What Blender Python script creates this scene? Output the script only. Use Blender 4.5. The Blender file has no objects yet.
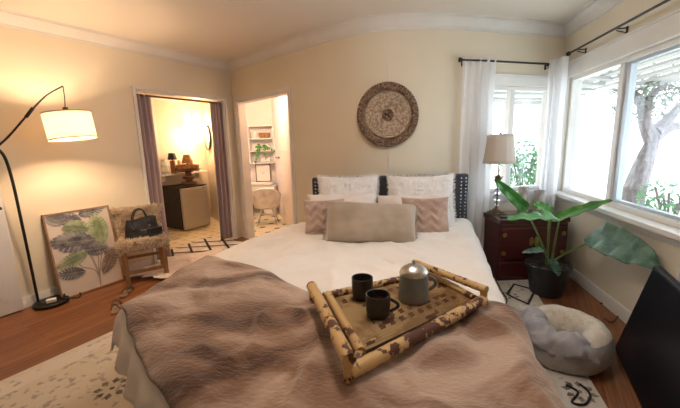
import bpy, math, random
from mathutils import Vector, Matrix, noise
random.seed(7)
sc = bpy.context.scene
COL = sc.collection
PI = math.pi
V = Vector

# ------------------------------------------------------------------ camera numbers
F, H, P, R = 340.0, 1.35, math.radians(10.2), math.radians(-1.5)
def ray(px, py):
    a = (px-340)/F; b = -(py-204)/F
    c, s = math.cos(R), math.sin(R)
    x = a*c-b*s; y = a*s+b*c
    return V((x, math.cos(P)+y*math.sin(P), -math.sin(P)+y*math.cos(P)))
def atz(px, py, z):
    d = ray(px, py); return V((0, 0, H)) + d*((z-H)/d.z)
def aty(px, py, Y):
    d = ray(px, py); return V((0, 0, H)) + d*(Y/d.y)

# ------------------------------------------------------------------ materials
def _new(name):
    m = bpy.data.materials.new(name); m.use_nodes = True
    return m, m.node_tree, m.node_tree.nodes['Principled BSDF']
def col(c): return (c[0], c[1], c[2], 1)
def mat(name, c, rough=.6, metal=0, c2=None, scale=8, detail=4, bump=0, bscale=60, sheen=0, lo=.4, hi=.6, stretch=None, coat=0, trans=0, spec=None, rotz=0):
    m, nt, b = _new(name)
    L = nt.links
    b.inputs['Base Color'].default_value = col(c)
    b.inputs['Roughness'].default_value = rough
    b.inputs['Metallic'].default_value = metal
    if sheen: b.inputs['Sheen Weight'].default_value = sheen
    if coat: b.inputs['Coat Weight'].default_value = coat
    if trans: b.inputs['Transmission Weight'].default_value = trans
    if spec is not None: b.inputs['Specular IOR Level'].default_value = spec
    tc = nt.nodes.new('ShaderNodeTexCoord')
    mp = nt.nodes.new('ShaderNodeMapping')
    L.new(tc.outputs['Object'], mp.inputs['Vector'])
    if stretch: mp.inputs['Scale'].default_value = stretch
    mp.inputs['Rotation'].default_value = (0, 0, rotz)
    if c2:
        n = nt.nodes.new('ShaderNodeTexNoise'); n.inputs['Scale'].default_value = scale; n.inputs['Detail'].default_value = detail
        L.new(mp.outputs[0], n.inputs['Vector'])
        r = nt.nodes.new('ShaderNodeValToRGB')
        r.color_ramp.elements[0].position = lo; r.color_ramp.elements[0].color = col(c)
        r.color_ramp.elements[1].position = hi; r.color_ramp.elements[1].color = col(c2)
        L.new(n.outputs['Fac'], r.inputs['Fac']); L.new(r.outputs[0], b.inputs['Base Color'])
    if bump:
        n2 = nt.nodes.new('ShaderNodeTexNoise'); n2.inputs['Scale'].default_value = bscale; n2.inputs['Detail'].default_value = 3
        L.new(mp.outputs[0], n2.inputs['Vector'])
        bp = nt.nodes.new('ShaderNodeBump'); bp.inputs['Strength'].default_value = bump; bp.inputs['Distance'].default_value = .01
        L.new(n2.outputs['Fac'], bp.inputs['Height']); L.new(bp.outputs[0], b.inputs['Normal'])
    return m
def emis(name, c, s):
    m, nt, b = _new(name)
    b.inputs['Base Color'].default_value = col(c)
    b.inputs['Emission Color'].default_value = col(c); b.inputs['Emission Strength'].default_value = s
    return m
def cloth_trans(name, c, fac=.5, em=0, emc=None):
    m, nt, b = _new(name); L = nt.links
    b.inputs['Base Color'].default_value = col(c); b.inputs['Roughness'].default_value = .9
    if em:
        b.inputs['Emission Color'].default_value = col(emc or c); b.inputs['Emission Strength'].default_value = em
    t = nt.nodes.new('ShaderNodeBsdfTranslucent'); t.inputs['Color'].default_value = col(c)
    mx = nt.nodes.new('ShaderNodeMixShader'); mx.inputs[0].default_value = fac
    o = nt.nodes['Material Output']
    L.new(b.outputs[0], mx.inputs[1]); L.new(t.outputs[0], mx.inputs[2]); L.new(mx.outputs[0], o.inputs[0])
    return m
def glass(name, c=(.95, .98, 1)):
    m, nt, b = _new(name); L = nt.links
    t = nt.nodes.new('ShaderNodeBsdfTransparent'); t.inputs['Color'].default_value = col(c)
    g = nt.nodes.new('ShaderNodeBsdfGlossy'); g.inputs['Roughness'].default_value = .02
    mx = nt.nodes.new('ShaderNodeMixShader'); mx.inputs[0].default_value = .05
    L.new(t.outputs[0], mx.inputs[1]); L.new(g.outputs[0], mx.inputs[2]); L.new(mx.outputs[0], nt.nodes['Material Output'].inputs[0])
    return m
def wood_floor(name, rotz):
    m, nt, b = _new(name); L = nt.links
    tc = nt.nodes.new('ShaderNodeTexCoord'); mp = nt.nodes.new('ShaderNodeMapping')
    mp.inputs['Rotation'].default_value = (0, 0, rotz)
    L.new(tc.outputs['Object'], mp.inputs[0])
    br = nt.nodes.new('ShaderNodeTexBrick')
    br.inputs['Color1'].default_value = (.31, .125, .045, 1); br.inputs['Color2'].default_value = (.2, .072, .027, 1)
    br.inputs['Mortar'].default_value = (.06, .022, .01, 1)
    br.inputs['Scale'].default_value = 1; br.inputs['Mortar Size'].default_value = .0014
    br.inputs['Brick Width'].default_value = .95; br.inputs['Row Height'].default_value = .062
    L.new(mp.outputs[0], br.inputs['Vector'])
    mp2 = nt.nodes.new('ShaderNodeMapping'); mp2.inputs['Scale'].default_value = (2, 26, 1)
    L.new(mp.outputs[0], mp2.inputs[0])
    n = nt.nodes.new('ShaderNodeTexNoise'); n.inputs['Scale'].default_value = 2.2; n.inputs['Detail'].default_value = 6
    L.new(mp2.outputs[0], n.inputs['Vector'])
    mx = nt.nodes.new('ShaderNodeMixRGB'); mx.blend_type = 'MULTIPLY'; mx.inputs[0].default_value = .7
    r = nt.nodes.new('ShaderNodeValToRGB'); r.color_ramp.elements[0].position = .3; r.color_ramp.elements[0].color = (.45, .4, .38, 1)
    r.color_ramp.elements[1].position = .65; r.color_ramp.elements[1].color = (1.15, 1.1, 1.05, 1)
    L.new(n.outputs['Fac'], r.inputs[0]); L.new(br.outputs['Color'], mx.inputs[1]); L.new(r.outputs[0], mx.inputs[2])
    L.new(mx.outputs[0], b.inputs['Base Color'])
    b.inputs['Roughness'].default_value = .38
    return m
def tile_mat(name, c1, c2, dot, size, rotz=0):
    # square tiles with small dark diamonds on the joints
    m, nt, b = _new(name); L = nt.links
    tc = nt.nodes.new('ShaderNodeTexCoord'); mp = nt.nodes.new('ShaderNodeMapping')
    mp.inputs['Rotation'].default_value = (0, 0, rotz); mp.inputs['Scale'].default_value = (1/size, 1/size, 1/size)
    L.new(tc.outputs['Object'], mp.inputs[0])
    sep = nt.nodes.new('ShaderNodeSeparateXYZ'); L.new(mp.outputs[0], sep.inputs[0])
    def M(op, a, bb=None):
        n = nt.nodes.new('ShaderNodeMath'); n.operation = op
        for i, q in enumerate((a, bb)):
            if q is None: continue
            if isinstance(q, (int, float)): n.inputs[i].default_value = q
            else: L.new(q, n.inputs[i])
        return n.outputs[0]
    fx = M('ABSOLUTE', M('SUBTRACT', M('FRACT', sep.outputs[0]), .5)); fy = M('ABSOLUTE', M('SUBTRACT', M('FRACT', sep.outputs[1]), .5))
    d = M('ADD', fx, fy)                      # 0 at tile corner-shifted joint centre
    isdot = M('LESS_THAN', d, .21)
    g = M('MINIMUM', fx, fy); line = M('LESS_THAN', g, .015)
    n = nt.nodes.new('ShaderNodeTexNoise'); n.inputs['Scale'].default_value = 3; L.new(mp.outputs[0], n.inputs['Vector'])
    m1 = nt.nodes.new('ShaderNodeMixRGB'); m1.inputs[1].default_value = col(c1); m1.inputs[2].default_value = col(c2); L.new(n.outputs['Fac'], m1.inputs[0])
    m2 = nt.nodes.new('ShaderNodeMixRGB'); L.new(line, m2.inputs[0]); L.new(m1.outputs[0], m2.inputs[1]); m2.inputs[2].default_value = (.32, .25, .16, 1)
    m3 = nt.nodes.new('ShaderNodeMixRGB'); L.new(isdot, m3.inputs[0]); L.new(m2.outputs[0], m3.inputs[1]); m3.inputs[2].default_value = col(dot)
    L.new(m3.outputs[0], b.inputs['Base Color']); b.inputs['Roughness'].default_value = .35
    return m
def bamboo_mat(name, rings=True, amount=.56):
    m, nt, b = _new(name); L = nt.links
    tc = nt.nodes.new('ShaderNodeTexCoord')
    n = nt.nodes.new('ShaderNodeTexNoise'); n.inputs['Scale'].default_value = 42; n.inputs['Detail'].default_value = 3
    L.new(tc.outputs['Object'], n.inputs['Vector'])
    n1 = nt.nodes.new('ShaderNodeTexNoise'); n1.inputs['Scale'].default_value = 10; n1.inputs['Detail'].default_value = 1
    L.new(tc.outputs['Object'], n1.inputs['Vector'])
    ad = nt.nodes.new('ShaderNodeMath'); ad.operation = 'ADD'; L.new(n.outputs['Fac'], ad.inputs[0]); L.new(n1.outputs['Fac'], ad.inputs[1])
    r = nt.nodes.new('ShaderNodeValToRGB')
    r.color_ramp.elements[0].position = amount; r.color_ramp.elements[0].color = (.58, .38, .17, 1)
    r.color_ramp.elements[1].position = amount+.03; r.color_ramp.elements[1].color = (.09, .028, .014, 1)
    hf = nt.nodes.new('ShaderNodeMath'); hf.operation = 'MULTIPLY'; hf.inputs[1].default_value = .5
    L.new(ad.outputs[0], hf.inputs[0]); L.new(hf.outputs[0], r.inputs[0]); L.new(r.outputs[0], b.inputs['Base Color'])
    b.inputs['Roughness'].default_value = .42
    return m
def rug_mat(name):
    m, nt, b = _new(name); L = nt.links
    tc = nt.nodes.new('ShaderNodeTexCoord')
    v = nt.nodes.new('ShaderNodeTexVoronoi'); v.inputs['Scale'].default_value = 5.5; L.new(tc.outputs['Object'], v.inputs['Vector'])
    w = nt.nodes.new('ShaderNodeTexNoise'); w.inputs['Scale'].default_value = 26; w.inputs['Detail'].default_value = 7; L.new(tc.outputs['Object'], w.inputs['Vector'])
    w2 = nt.nodes.new('ShaderNodeTexNoise'); w2.inputs['Scale'].default_value = 2.4; w2.inputs['Detail'].default_value = 3; L.new(tc.outputs['Object'], w2.inputs['Vector'])
    r = nt.nodes.new('ShaderNodeValToRGB'); e = r.color_ramp.elements
    e[0].position = .55; e[0].color = (0, 0, 0, 1); e[1].position = .63; e[1].color = (1, 1, 1, 1); L.new(w.outputs['Fac'], r.inputs[0])
    base = nt.nodes.new('ShaderNodeMixRGB'); base.inputs[1].default_value = (.5, .43, .35, 1); base.inputs[2].default_value = (.62, .57, .5, 1); L.new(w2.outputs['Fac'], base.inputs[0])
    mx = nt.nodes.new('ShaderNodeMixRGB'); mx.inputs[2].default_value = (.27, .24, .225, 1)
    ml = nt.nodes.new('ShaderNodeMath'); ml.operation = 'MULTIPLY'; ml.inputs[1].default_value = .75
    L.new(r.outputs[0], ml.inputs[0]); L.new(ml.outputs[0], mx.inputs[0]); L.new(base.outputs[0], mx.inputs[1])
    L.new(mx.outputs[0], b.inputs['Base Color']); b.inputs['Roughness'].default_value = .95
    return m
def fur_mat(name):
    m, nt, b = _new(name); L = nt.links
    tc = nt.nodes.new('ShaderNodeTexCoord')
    mp = nt.nodes.new('ShaderNodeMapping'); mp.inputs['Scale'].default_value = (1, 1.7, 1); mp.inputs['Rotation'].default_value = (0, 0, .5)
    L.new(tc.outputs['Object'], mp.inputs[0])
    n = nt.nodes.new('ShaderNodeTexNoise'); n.inputs['Scale'].default_value = 2.7; n.inputs['Detail'].default_value = 6; n.inputs['Distortion'].default_value = .7
    L.new(mp.outputs[0], n.inputs['Vector'])
    r = nt.nodes.new('ShaderNodeValToRGB'); e = r.color_ramp.elements
    e[0].position = .36; e[0].color = (.085, .034, .017, 1); e[1].position = .66; e[1].color = (.52, .38, .30, 1)
    k = e.new(.5); k.color = (.25, .14, .088, 1)
    L.new(n.outputs['Fac'], r.inputs[0]); L.new(r.outputs[0], b.inputs['Base Color'])
    b.inputs['Roughness'].default_value = .95; b.inputs['Sheen Weight'].default_value = .4
    n2 = nt.nodes.new('ShaderNodeTexNoise'); n2.inputs['Scale'].default_value = 45; n2.inputs['Detail'].default_value = 5
    L.new(mp.outputs[0], n2.inputs['Vector'])
    bp = nt.nodes.new('ShaderNodeBump'); bp.inputs['Strength'].default_value = .55; bp.inputs['Distance'].default_value = .015
    L.new(n2.outputs['Fac'], bp.inputs['Height']); L.new(bp.outputs[0], b.inputs['Normal'])
    return m

M = {}
M['wall'] = mat('cream_wall', (.81, .735, .6), .8, c2=(.78, .705, .57), scale=1.3, bump=.06, bscale=90)
M['ceil'] = mat('ceiling_paint', (.85, .79, .72), .85, bump=.12, bscale=40)
M['trim'] = mat('white_trim', (.8, .78, .76), .45, c2=(.76, .74, .72), scale=4)
M['doorw'] = mat('door_paint', (.72, .72, .74), .5, c2=(.68, .68, .71), scale=5)
M['floor'] = wood_floor('oak_planks', -math.radians(61))
M['ctile'] = tile_mat('closet_tile', (.62, .52, .33), (.72, .66, .5), (.4, .28, .13), .17, .5)
M['btile'] = tile_mat('bath_tile', (.72, .6, .38), (.78, .68, .48), (.03, .02, .02), .27, .35)
M['cwall'] = mat('closet_wall', (.74, .66, .55), .8, c2=(.7, .61, .5), scale=2)
M['bwall'] = mat('bath_wall', (.8, .68, .6), .8, c2=(.78, .66, .57), scale=2)
M['duvet'] = mat('duvet_cotton', (.88, .84, .81), .9, c2=(.84, .8, .77), scale=3, bump=.25, bscale=25, sheen=.2)
M['fur'] = fur_mat('brown_faux_fur')
M['fluff'] = mat('white_fluff', (.93, .9, .89), .95, c2=(.88, .85, .84), scale=30, bump=.3, bscale=60, sheen=.6)
M['sham'] = mat('blush_cotton', (.88, .8, .77), .9, c2=(.82, .74, .71), scale=4, bump=.2, bscale=30, sheen=.2)
M['chev'] = mat('blush_velvet', (.56, .4, .33), .85, c2=(.5, .35, .29), scale=8, bump=.2, bscale=120, sheen=.4)
M['lumbar'] = mat('taupe_velvet', (.43, .35, .275), .85, c2=(.36, .29, .22), scale=5, bump=.15, bscale=80, sheen=.5)
M['fringe'] = mat('taupe_fringe', (.5, .43, .36), .9, c2=(.42, .35, .29), scale=20)
M['head'] = mat('charcoal_upholstery', (.035, .038, .052), .75, c2=(.05, .053, .07), scale=60, bump=.3, bscale=160, sheen=.2)
M['nail'] = mat('nailhead_metal', (.6, .6, .62), .25, 1, c2=(.5, .5, .52), scale=10)
M['bamboo'] = bamboo_mat('scorched_bamboo', amount=.52)
M['bamboo2'] = bamboo_mat('pale_bamboo', amount=.56)
M['slat'] = mat('bamboo_slat', (.5, .35, .18), .5, c2=(.33, .2, .09), scale=14, lo=.45, hi=.6)
M['slatd'] = mat('burnt_slat', (.12, .045, .02), .5, c2=(.2, .09, .04), scale=20)
M['mug'] = mat('matte_black_stoneware', (.022, .022, .022), .42, c2=(.035, .033, .03), scale=30, bump=.1, bscale=100)
M['coffee'] = mat('black_coffee', (.012, .006, .004), .08, c2=(.02, .01, .006), scale=5)
M['pewter'] = mat('grey_stoneware', (.19, .205, .21), .35, c2=(.26, .27, .27), scale=6, bump=.15, bscale=60)
M['steel'] = mat('brushed_steel', (.62, .6, .57), .28, 1, c2=(.55, .53, .5), scale=3, stretch=(40, 40, 1))
M['black'] = mat('black_metal', (.012, .012, .013), .4, .3, c2=(.02, .02, .02), scale=20)
M['blackp'] = mat('black_plastic', (.014, .014, .017), .5, c2=(.02, .02, .024), scale=12)
M['leather'] = mat('black_leather', (.012, .012, .014), .32, c2=(.024, .022, .024), scale=20, bump=.25, bscale=140)
M['chestw'] = mat('red_lacquer', (.085, .014, .014), .3, c2=(.055, .01, .01), scale=4, stretch=(1, 1, 6), coat=.3)
M['chestt'] = mat('dark_lacquer_top', (.06, .022, .02), .18, c2=(.08, .03, .025), scale=4, coat=.5)
M['brass'] = mat('aged_brass', (.5, .34, .14), .35, 1, c2=(.36, .24, .1), scale=30)
M['abrass'] = mat('antique_bronze', (.25, .18, .11), .4, .9, c2=(.16, .11, .07), scale=30)
M['crystal'] = mat('clear_crystal', (.95, .97, 1), .03, trans=1, c2=(.9, .93, .96), scale=10)
M['shadew'] = cloth_trans('cream_linen_shade', (.78, .7, .62), .35)
M['shadel'] = cloth_trans('glowing_linen_shade', (.95, .8, .6), .5, em=.55, emc=(1, .74, .45))
M['band'] = mat('shade_trim', (.45, .33, .2), .8, c2=(.38, .28, .17), scale=40)
M['bulb'] = emis('lit_bulb', (1, .8, .5), 25)
M['vase'] = mat('grey_bark_vase', (.3, .27, .25), .8, c2=(.5, .46, .43), scale=30, stretch=(1, 1, .4), bump=.3, bscale=50)
M['leaf'] = mat('alocasia_leaf', (.045, .2, .035), .38, c2=(.1, .33, .06), scale=9, bump=.3, bscale=30)
M['leafb'] = mat('silvery_leaf', (.06, .15, .11), .4, c2=(.16, .28, .23), scale=9, bump=.4, bscale=40)
M['petiole'] = mat('petiole_green', (.16, .25, .07), .45, c2=(.22, .31, .12), scale=10)
M['soil'] = mat('potting_soil', (.02, .014, .01), .95, c2=(.05, .035, .025), scale=60, bump=.8, bscale=60)
M['potm'] = mat('charcoal_pot', (.022, .023, .026), .5, c2=(.03, .03, .033), scale=15)
M['petc'] = mat('cream_plush', (.7, .64, .55), .95, c2=(.62, .56, .47), scale=25, bump=.6, bscale=70, sheen=.4)
M['petg'] = mat('grey_plush', (.42, .38, .35), .9, c2=(.36, .32, .3), scale=10, bump=.4, bscale=50, sheen=.3)
M['petl'] = mat('lavender_grey_satin', (.42, .4, .43), .5, c2=(.35, .33, .36), scale=6, sheen=.3)
M['rug'] = rug_mat('faded_oriental_rug')
M['rugborder'] = mat('rug_border', (.6, .55, .5), .95, c2=(.3, .28, .29), scale=16, lo=.56, hi=.66, detail=5)
M['rugp'] = mat('rug_pale_band', (.62, .57, .51), .95, c2=(.55, .5, .44), scale=8, bump=.3, bscale=120)
M['rugdark'] = mat('rug_black_motif', (.1, .09, .085), .95, c2=(.28, .25, .22), scale=30)
M['shag'] = mat('white_shag', (.72, .66, .62), .95, c2=(.64, .57, .53), scale=18, bump=.7, bscale=60, sheen=.3)
M['pinkfur'] = mat('pale_pink_fur', (.78, .67, .64), .95, c2=(.68, .56, .53), scale=14, bump=.8, bscale=50, sheen=.4)
M['shagk'] = mat('shag_black', (.03, .025, .025), .95, c2=(.06, .05, .05), scale=40)
M['cfur'] = mat('tan_sheepskin', (.5, .37, .26), .95, c2=(.66, .53, .4), scale=16, bump=.8, bscale=60, sheen=.4)
M['ltwood'] = mat('oiled_light_wood', (.36, .19, .085), .5, c2=(.28, .14, .06), scale=5, stretch=(8, 8, 1))
M['frame'] = mat('thin_oak_frame', (.38, .22, .13), .5, c2=(.3, .17, .1), scale=10)
M['canvas'] = mat('print_paper', (.68, .6, .55), .8, c2=(.64, .56, .51), scale=6)
M['pl1'] = mat('print_slate_leaf', (.15, .15, .19), .8, c2=(.34, .34, .36), scale=12)
M['pl2'] = mat('print_green_leaf', (.25, .33, .2), .8, c2=(.42, .47, .32), scale=14)
M['pl3'] = mat('print_yellow_green_leaf', (.3, .4, .2), .8, c2=(.5, .56, .36), scale=18)
M['pl4'] = mat('print_brown_leaf', (.27, .2, .19), .8, c2=(.4, .31, .27), scale=12)
M['plv'] = mat('print_leaf_vein', (.62, .6, .5), .8, c2=(.55, .52, .44), scale=12)
M['sandal'] = mat('brown_sandal_leather', (.13, .06, .035), .55, c2=(.09, .04, .025), scale=20)
M['sole'] = mat('tan_footbed', (.3, .19, .13), .7, c2=(.24, .15, .1), scale=14)
M['mauve'] = mat('mauve_velvet_curtain', (.42, .32, .34), .8, c2=(.33, .25, .27), scale=5, stretch=(6, 6, .4), sheen=.5)
M['sheer'] = cloth_trans('white_sheer_curtain', (.95, .95, .97), .5)
M['dkwood'] = mat('dark_stained_wood', (.12, .06, .035), .45, c2=(.19, .1, .06), scale=8, stretch=(1, 1, 6))
M['fridged'] = mat('fridge_steel', (.6, .6, .62), .42, 1, c2=(.54, .54, .56), scale=3, stretch=(1, 1, 30))
M['mirror'] = mat('mirror_silver', (.85, .85, .85), .03, 1, c2=(.83, .83, .83), scale=2)
M['whitep'] = mat('white_laminate', (.8, .76, .72), .4, c2=(.77, .73, .69), scale=3)
M['wicker'] = mat('wicker', (.4, .22, .09), .8, c2=(.26, .13, .05), scale=40, bump=.5, bscale=100)
M['basketd'] = mat('seagrass_dark', (.09, .045, .028), .85, c2=(.32, .2, .13), scale=55, lo=.42, hi=.6, bump=.6, bscale=120)
M['basketl'] = mat('seagrass_light', (.33, .22, .15), .85, c2=(.62, .48, .36), scale=45, bump=.6, bscale=120)
M['chairsh'] = mat('white_fabric_chair', (.84, .8, .76), .8, c2=(.7, .62, .56), scale=8)
M['tv'] = mat('dark_screen', (.008, .008, .013), .35, c2=(.012, .012, .018), scale=2, spec=.3)
M['cordb'] = mat('brown_cord', (.07, .03, .02), .5, c2=(.1, .05, .03), scale=20)
M['glass'] = glass('window_glass')
M['alum'] = mat('aluminium_sash', (.55, .6, .66), .4, .3, c2=(.5, .55, .6), scale=5)
M['soffit'] = mat('painted_soffit', (.5, .49, .48), .7, c2=(.46, .45, .44), scale=4)
M['fence'] = mat('white_stucco', (.85, .87, .88), .9, c2=(.8, .83, .85), scale=2)
M['ground'] = mat('pale_gravel', (.75, .73, .68), .95, c2=(.66, .66, .6), scale=3)
M['bark'] = mat('pale_bark', (.16, .13, .135), .9, c2=(.25, .21, .215), scale=9, stretch=(4, 4, 1), bump=.5, bscale=30)
M['tleaf'] = mat('tree_foliage', (.17, .2, .15), .7, c2=(.25, .24, .2), scale=6)
M['sleaf'] = mat('shrub_foliage', (.1, .24, .12), .6, c2=(.17, .34, .17), scale=6)
M['glassc'] = mat('bottle_glass', (.5, .6, .62), .1, c2=(.45, .52, .55), scale=10)
M['paper'] = mat('white_card', (.8, .76, .7), .8, c2=(.76, .71, .65), scale=10)
M['pinkp'] = mat('pink_package', (.6, .3, .22), .6, c2=(.7, .42, .3), scale=20)

# ------------------------------------------------------------------ mesh builder
class MB:
    def __init__(s): s.v = []; s.f = []; s.m = []; s.mi = 0
    def add(s, vs, fs):
        o = len(s.v); s.v += [V(p) for p in vs]
        for f in fs: s.f.append([i+o for i in f]); s.m.append(s.mi)
        return s
    def box(s, c, size, rz=0, mtx=None):
        hx, hy, hz = size[0]/2, size[1]/2, size[2]/2
        vs = [V((x, y, z)) for x in (-hx, hx) for y in (-hy, hy) for z in (-hz, hz)]
        q = (mtx or Matrix.Rotation(rz, 3, 'Z'))
        vs = [V(c)+q @ p for p in vs]
        return s.add(vs, [(0, 1, 3, 2), (4, 6, 7, 5), (0, 4, 5, 1), (2, 3, 7, 6), (0, 2, 6, 4), (1, 5, 7, 3)])
    def tube(s, pts, r, n=10, cap=True, flat=1):
        pts = [V(p) for p in pts]
        rr = r if isinstance(r, (list, tuple)) else [r]*len(pts)
        rings = []; up = None
        for i, p in enumerate(pts):
            t = (pts[min(i+1, len(pts)-1)]-pts[max(i-1, 0)])
            if t.length < 1e-9: t = V((0, 0, 1))
            t.normalize()
            if up is None:
                up = V((0, 0, 1)) if abs(t.z) < .9 else V((1, 0, 0))
            a = t.cross(up).normalized(); b = a.cross(t).normalized(); up = b
            rings.append([p+(a*math.cos(2*PI*k/n)+b*math.sin(2*PI*k/n)*flat)*rr[i] for k in range(n)])
        vs = [q for g in rings for q in g]; fs = []
        for i in range(len(pts)-1):
            for k in range(n):
                fs.append((i*n+k, i*n+(k+1) % n, (i+1)*n+(k+1) % n, (i+1)*n+k))
        if cap:
            fs.append(tuple(reversed(range(n)))); fs.append(tuple((len(pts)-1)*n+k for k in range(n)))
        return s.add(vs, fs)
    def lathe(s, prof, c=(0, 0, 0), n=28, mtx=None, sx=1, sy=1):
        vs = []; fs = []
        for (r, z) in prof:
            for k in range(n):
                a = 2*PI*k/n
                p = V((max(r, 1e-4)*math.cos(a)*sx, max(r, 1e-4)*math.sin(a)*sy, z))
                if mtx: p = mtx @ p
                vs.append(V(c)+p)
        for i in range(len(prof)-1):
            for k in range(n):
                fs.append((i*n+k, i*n+(k+1) % n, (i+1)*n+(k+1) % n, (i+1)*n+k))
        return s.add(vs, fs)
    def grid(s, fn, nu, nv, closed_u=False):
        vs = [fn(i/nu, j/nv) for j in range(nv+1) for i in range(nu+(0 if closed_u else 1))]
        w = nu if closed_u else nu+1
        fs = [(j*w+i, j*w+(i+1) % w, (j+1)*w+(i+1) % w, (j+1)*w+i) for j in range(nv) for i in range(nu)]
        return s.add(vs, fs)
    def poly(s, pts, h=0, d=V((0, 0, 1))):
        pts = [V(p) for p in pts]; n = len(pts)
        if not h: return s.add(pts, [tuple(range(n))])
        vs = pts+[p+d*h for p in pts]
        return s.add(vs, [tuple(reversed(range(n))), tuple(range(n, 2*n))]+[(i, (i+1) % n, n+(i+1) % n, n+i) for i in range(n)])
    def tufts(s, base, n, ln, wd, seed=1, spread=.8):
        rnd = random.Random(seed)
        for _ in range(n):
            p, nn = base(rnd)
            d = (nn+V((rnd.uniform(-1, 1), rnd.uniform(-1, 1), rnd.uniform(-1, 1)))*spread).normalized()
            sd = d.cross(V((rnd.uniform(-1, 1), rnd.uniform(-1, 1), rnd.uniform(-1, 1)))).normalized()*wd
            L = ln*rnd.uniform(.5, 1.2)
            q = p+d*L*.6+sd*rnd.uniform(-1, 1)
            s.add([p-sd, p+sd, q+sd*.6, q-sd*.6, p+d*L], [(0, 1, 2, 3), (3, 2, 4)])
        return s
    def build(s, name, mats, parent=None, smooth=True, off=None, bevel=0, thick=0, subsurf=0, loc=None, rz=0):
        me = bpy.data.meshes.new(name)
        o0 = V(off) if off is not None else V((0, 0, 0))
        me.from_pydata([tuple(p-o0) for p in s.v], [], s.f)
        if not isinstance(mats, (list, tuple)): mats = [mats]
        for q in mats: me.materials.append(q)
        for p, i in zip(me.polygons, s.m): p.material_index = i
        me.update()
        if smooth:
            me.polygons.foreach_set('use_smooth', [True]*len(me.polygons))
            me.set_sharp_from_angle(angle=math.radians(38))
        o = bpy.data.objects.new(name, me); COL.objects.link(o)
        if parent: o.parent = parent
        if loc is not None: o.location = loc
        elif off is not None and not parent: o.location = o0
        o.rotation_euler.z = rz
        if thick:
            q = o.modifiers.new('t', 'SOLIDIFY'); q.thickness = thick; q.offset = 0
        if bevel:
            q = o.modifiers.new('b', 'BEVEL'); q.width = bevel; q.segments = 3; q.limit_method = 'ANGLE'
        if subsurf:
            q = o.modifiers.new('s', 'SUBSURF'); q.levels = subsurf; q.render_levels = subsurf
        return o
def tag(o, label, cat, group=None, kind=None):
    o['label'] = label; o['category'] = cat
    if group: o['group'] = group
    if kind: o['kind'] = kind
    return o
def thing(name, label, cat, loc, rz=0, group=None):
    o = bpy.data.objects.new(name, None); COL.objects.link(o); o.empty_display_size = .05
    o.location = loc; o.rotation_euler.z = rz
    return tag(o, label, cat, group)
def struct(o): o['kind'] = 'structure'; return o
def arc(p0, p1, p2, n=14):
    p0, p1, p2 = V(p0), V(p1), V(p2)
    return [p0*(1-t)**2+p1*2*t*(1-t)+p2*t*t for t in [i/n for i in range(n+1)]]
def spline(pts, n=8):
    pts = [V(p) for p in pts]; out = []
    for i in range(len(pts)-1):
        p0 = pts[max(i-1, 0)]; p1 = pts[i]; p2 = pts[i+1]; p3 = pts[min(i+2, len(pts)-1)]
        for k in range(n):
            t = k/n
            out.append(.5*((2*p1)+(-p0+p2)*t+(2*p0-5*p1+4*p2-p3)*t*t+(-p0+3*p1-3*p2+p3)*t**3))
    out.append(pts[-1]); return out

# ------------------------------------------------------------------ room shell
ZC = 2.45
C1 = V((-1.47, 4.95)); LW = V((-2.78, 2.80)); C2 = V((2.36, 3.72))
dl = (LW-C1).normalized()
LEND = C1+dl*4.9
right_d = V((-.1934, -.981)).normalized()
REND = C2+right_d*4.4
path_left = [LEND, C1]
def _spl(pts, n):
    out = []
    for i in range(len(pts)-1):
        p0 = pts[max(i-1, 0)]; p1 = pts[i]; p2 = pts[i+1]; p3 = pts[min(i+2, len(pts)-1)]
        for k in range(n):
            t = k/n; out.append(.5*((2*p1)+(-p0+p2)*t+(2*p0-5*p1+4*p2-p3)*t*t+(-p0+3*p1-3*p2+p3)*t**3))
    out.append(pts[-1]); return out
_mid = _spl([V((-.85, 4.286)), V((-.45, 3.93)), V((-.2, 3.715)), V((.04, 3.52)), V((.3, 3.375)), V((.6, 3.315)), V((.95, 3.325)), V((1.36, 3.42)), V((1.86, 3.57))], 5)[5:-5]
path_back = [C1]+_mid+[C2]
path_right = [C2, REND]
def plen(path): return sum((path[i+1]-path[i]).length for i in range(len(path)-1))
def pat(path, s):
    for i in range(len(path)-1):
        L = (path[i+1]-path[i]).length
        if s <= L+1e-9 or i == len(path)-2:
            d = (path[i+1]-path[i]).normalized(); return path[i]+d*s, d
        s -= L
def s_of(path, p):
    best = None; acc = 0
    for i in range(len(path)-1):
        d = path[i+1]-path[i]; L = d.length; t = max(0, min(L, (V(p)-path[i]).dot(d/L)))
        q = path[i]+d/L*t; e = (q-V(p)).length
        if best is None or e < best[0]: best = (e, acc+t)
        acc += L
    return best[1]
def bmesh_weld(b):
    seen = {}; mp = []; nv = []
    for p in b.v:
        k = (round(p.x, 4), round(p.y, 4), round(p.z, 4))
        if k not in seen: seen[k] = len(nv); nv.append(p)
        mp.append(seen[k])
    b.v = nv; b.f = [[mp[i] for i in f] for f in b.f]
    cnt = {}
    for f in b.f: cnt[tuple(sorted(f))] = cnt.get(tuple(sorted(f)), 0)+1
    keep = [i for i, f in enumerate(b.f) if cnt[tuple(sorted(f))] == 1]
    b.f = [b.f[i] for i in keep]; b.m = [b.m[i] for i in keep]
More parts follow.
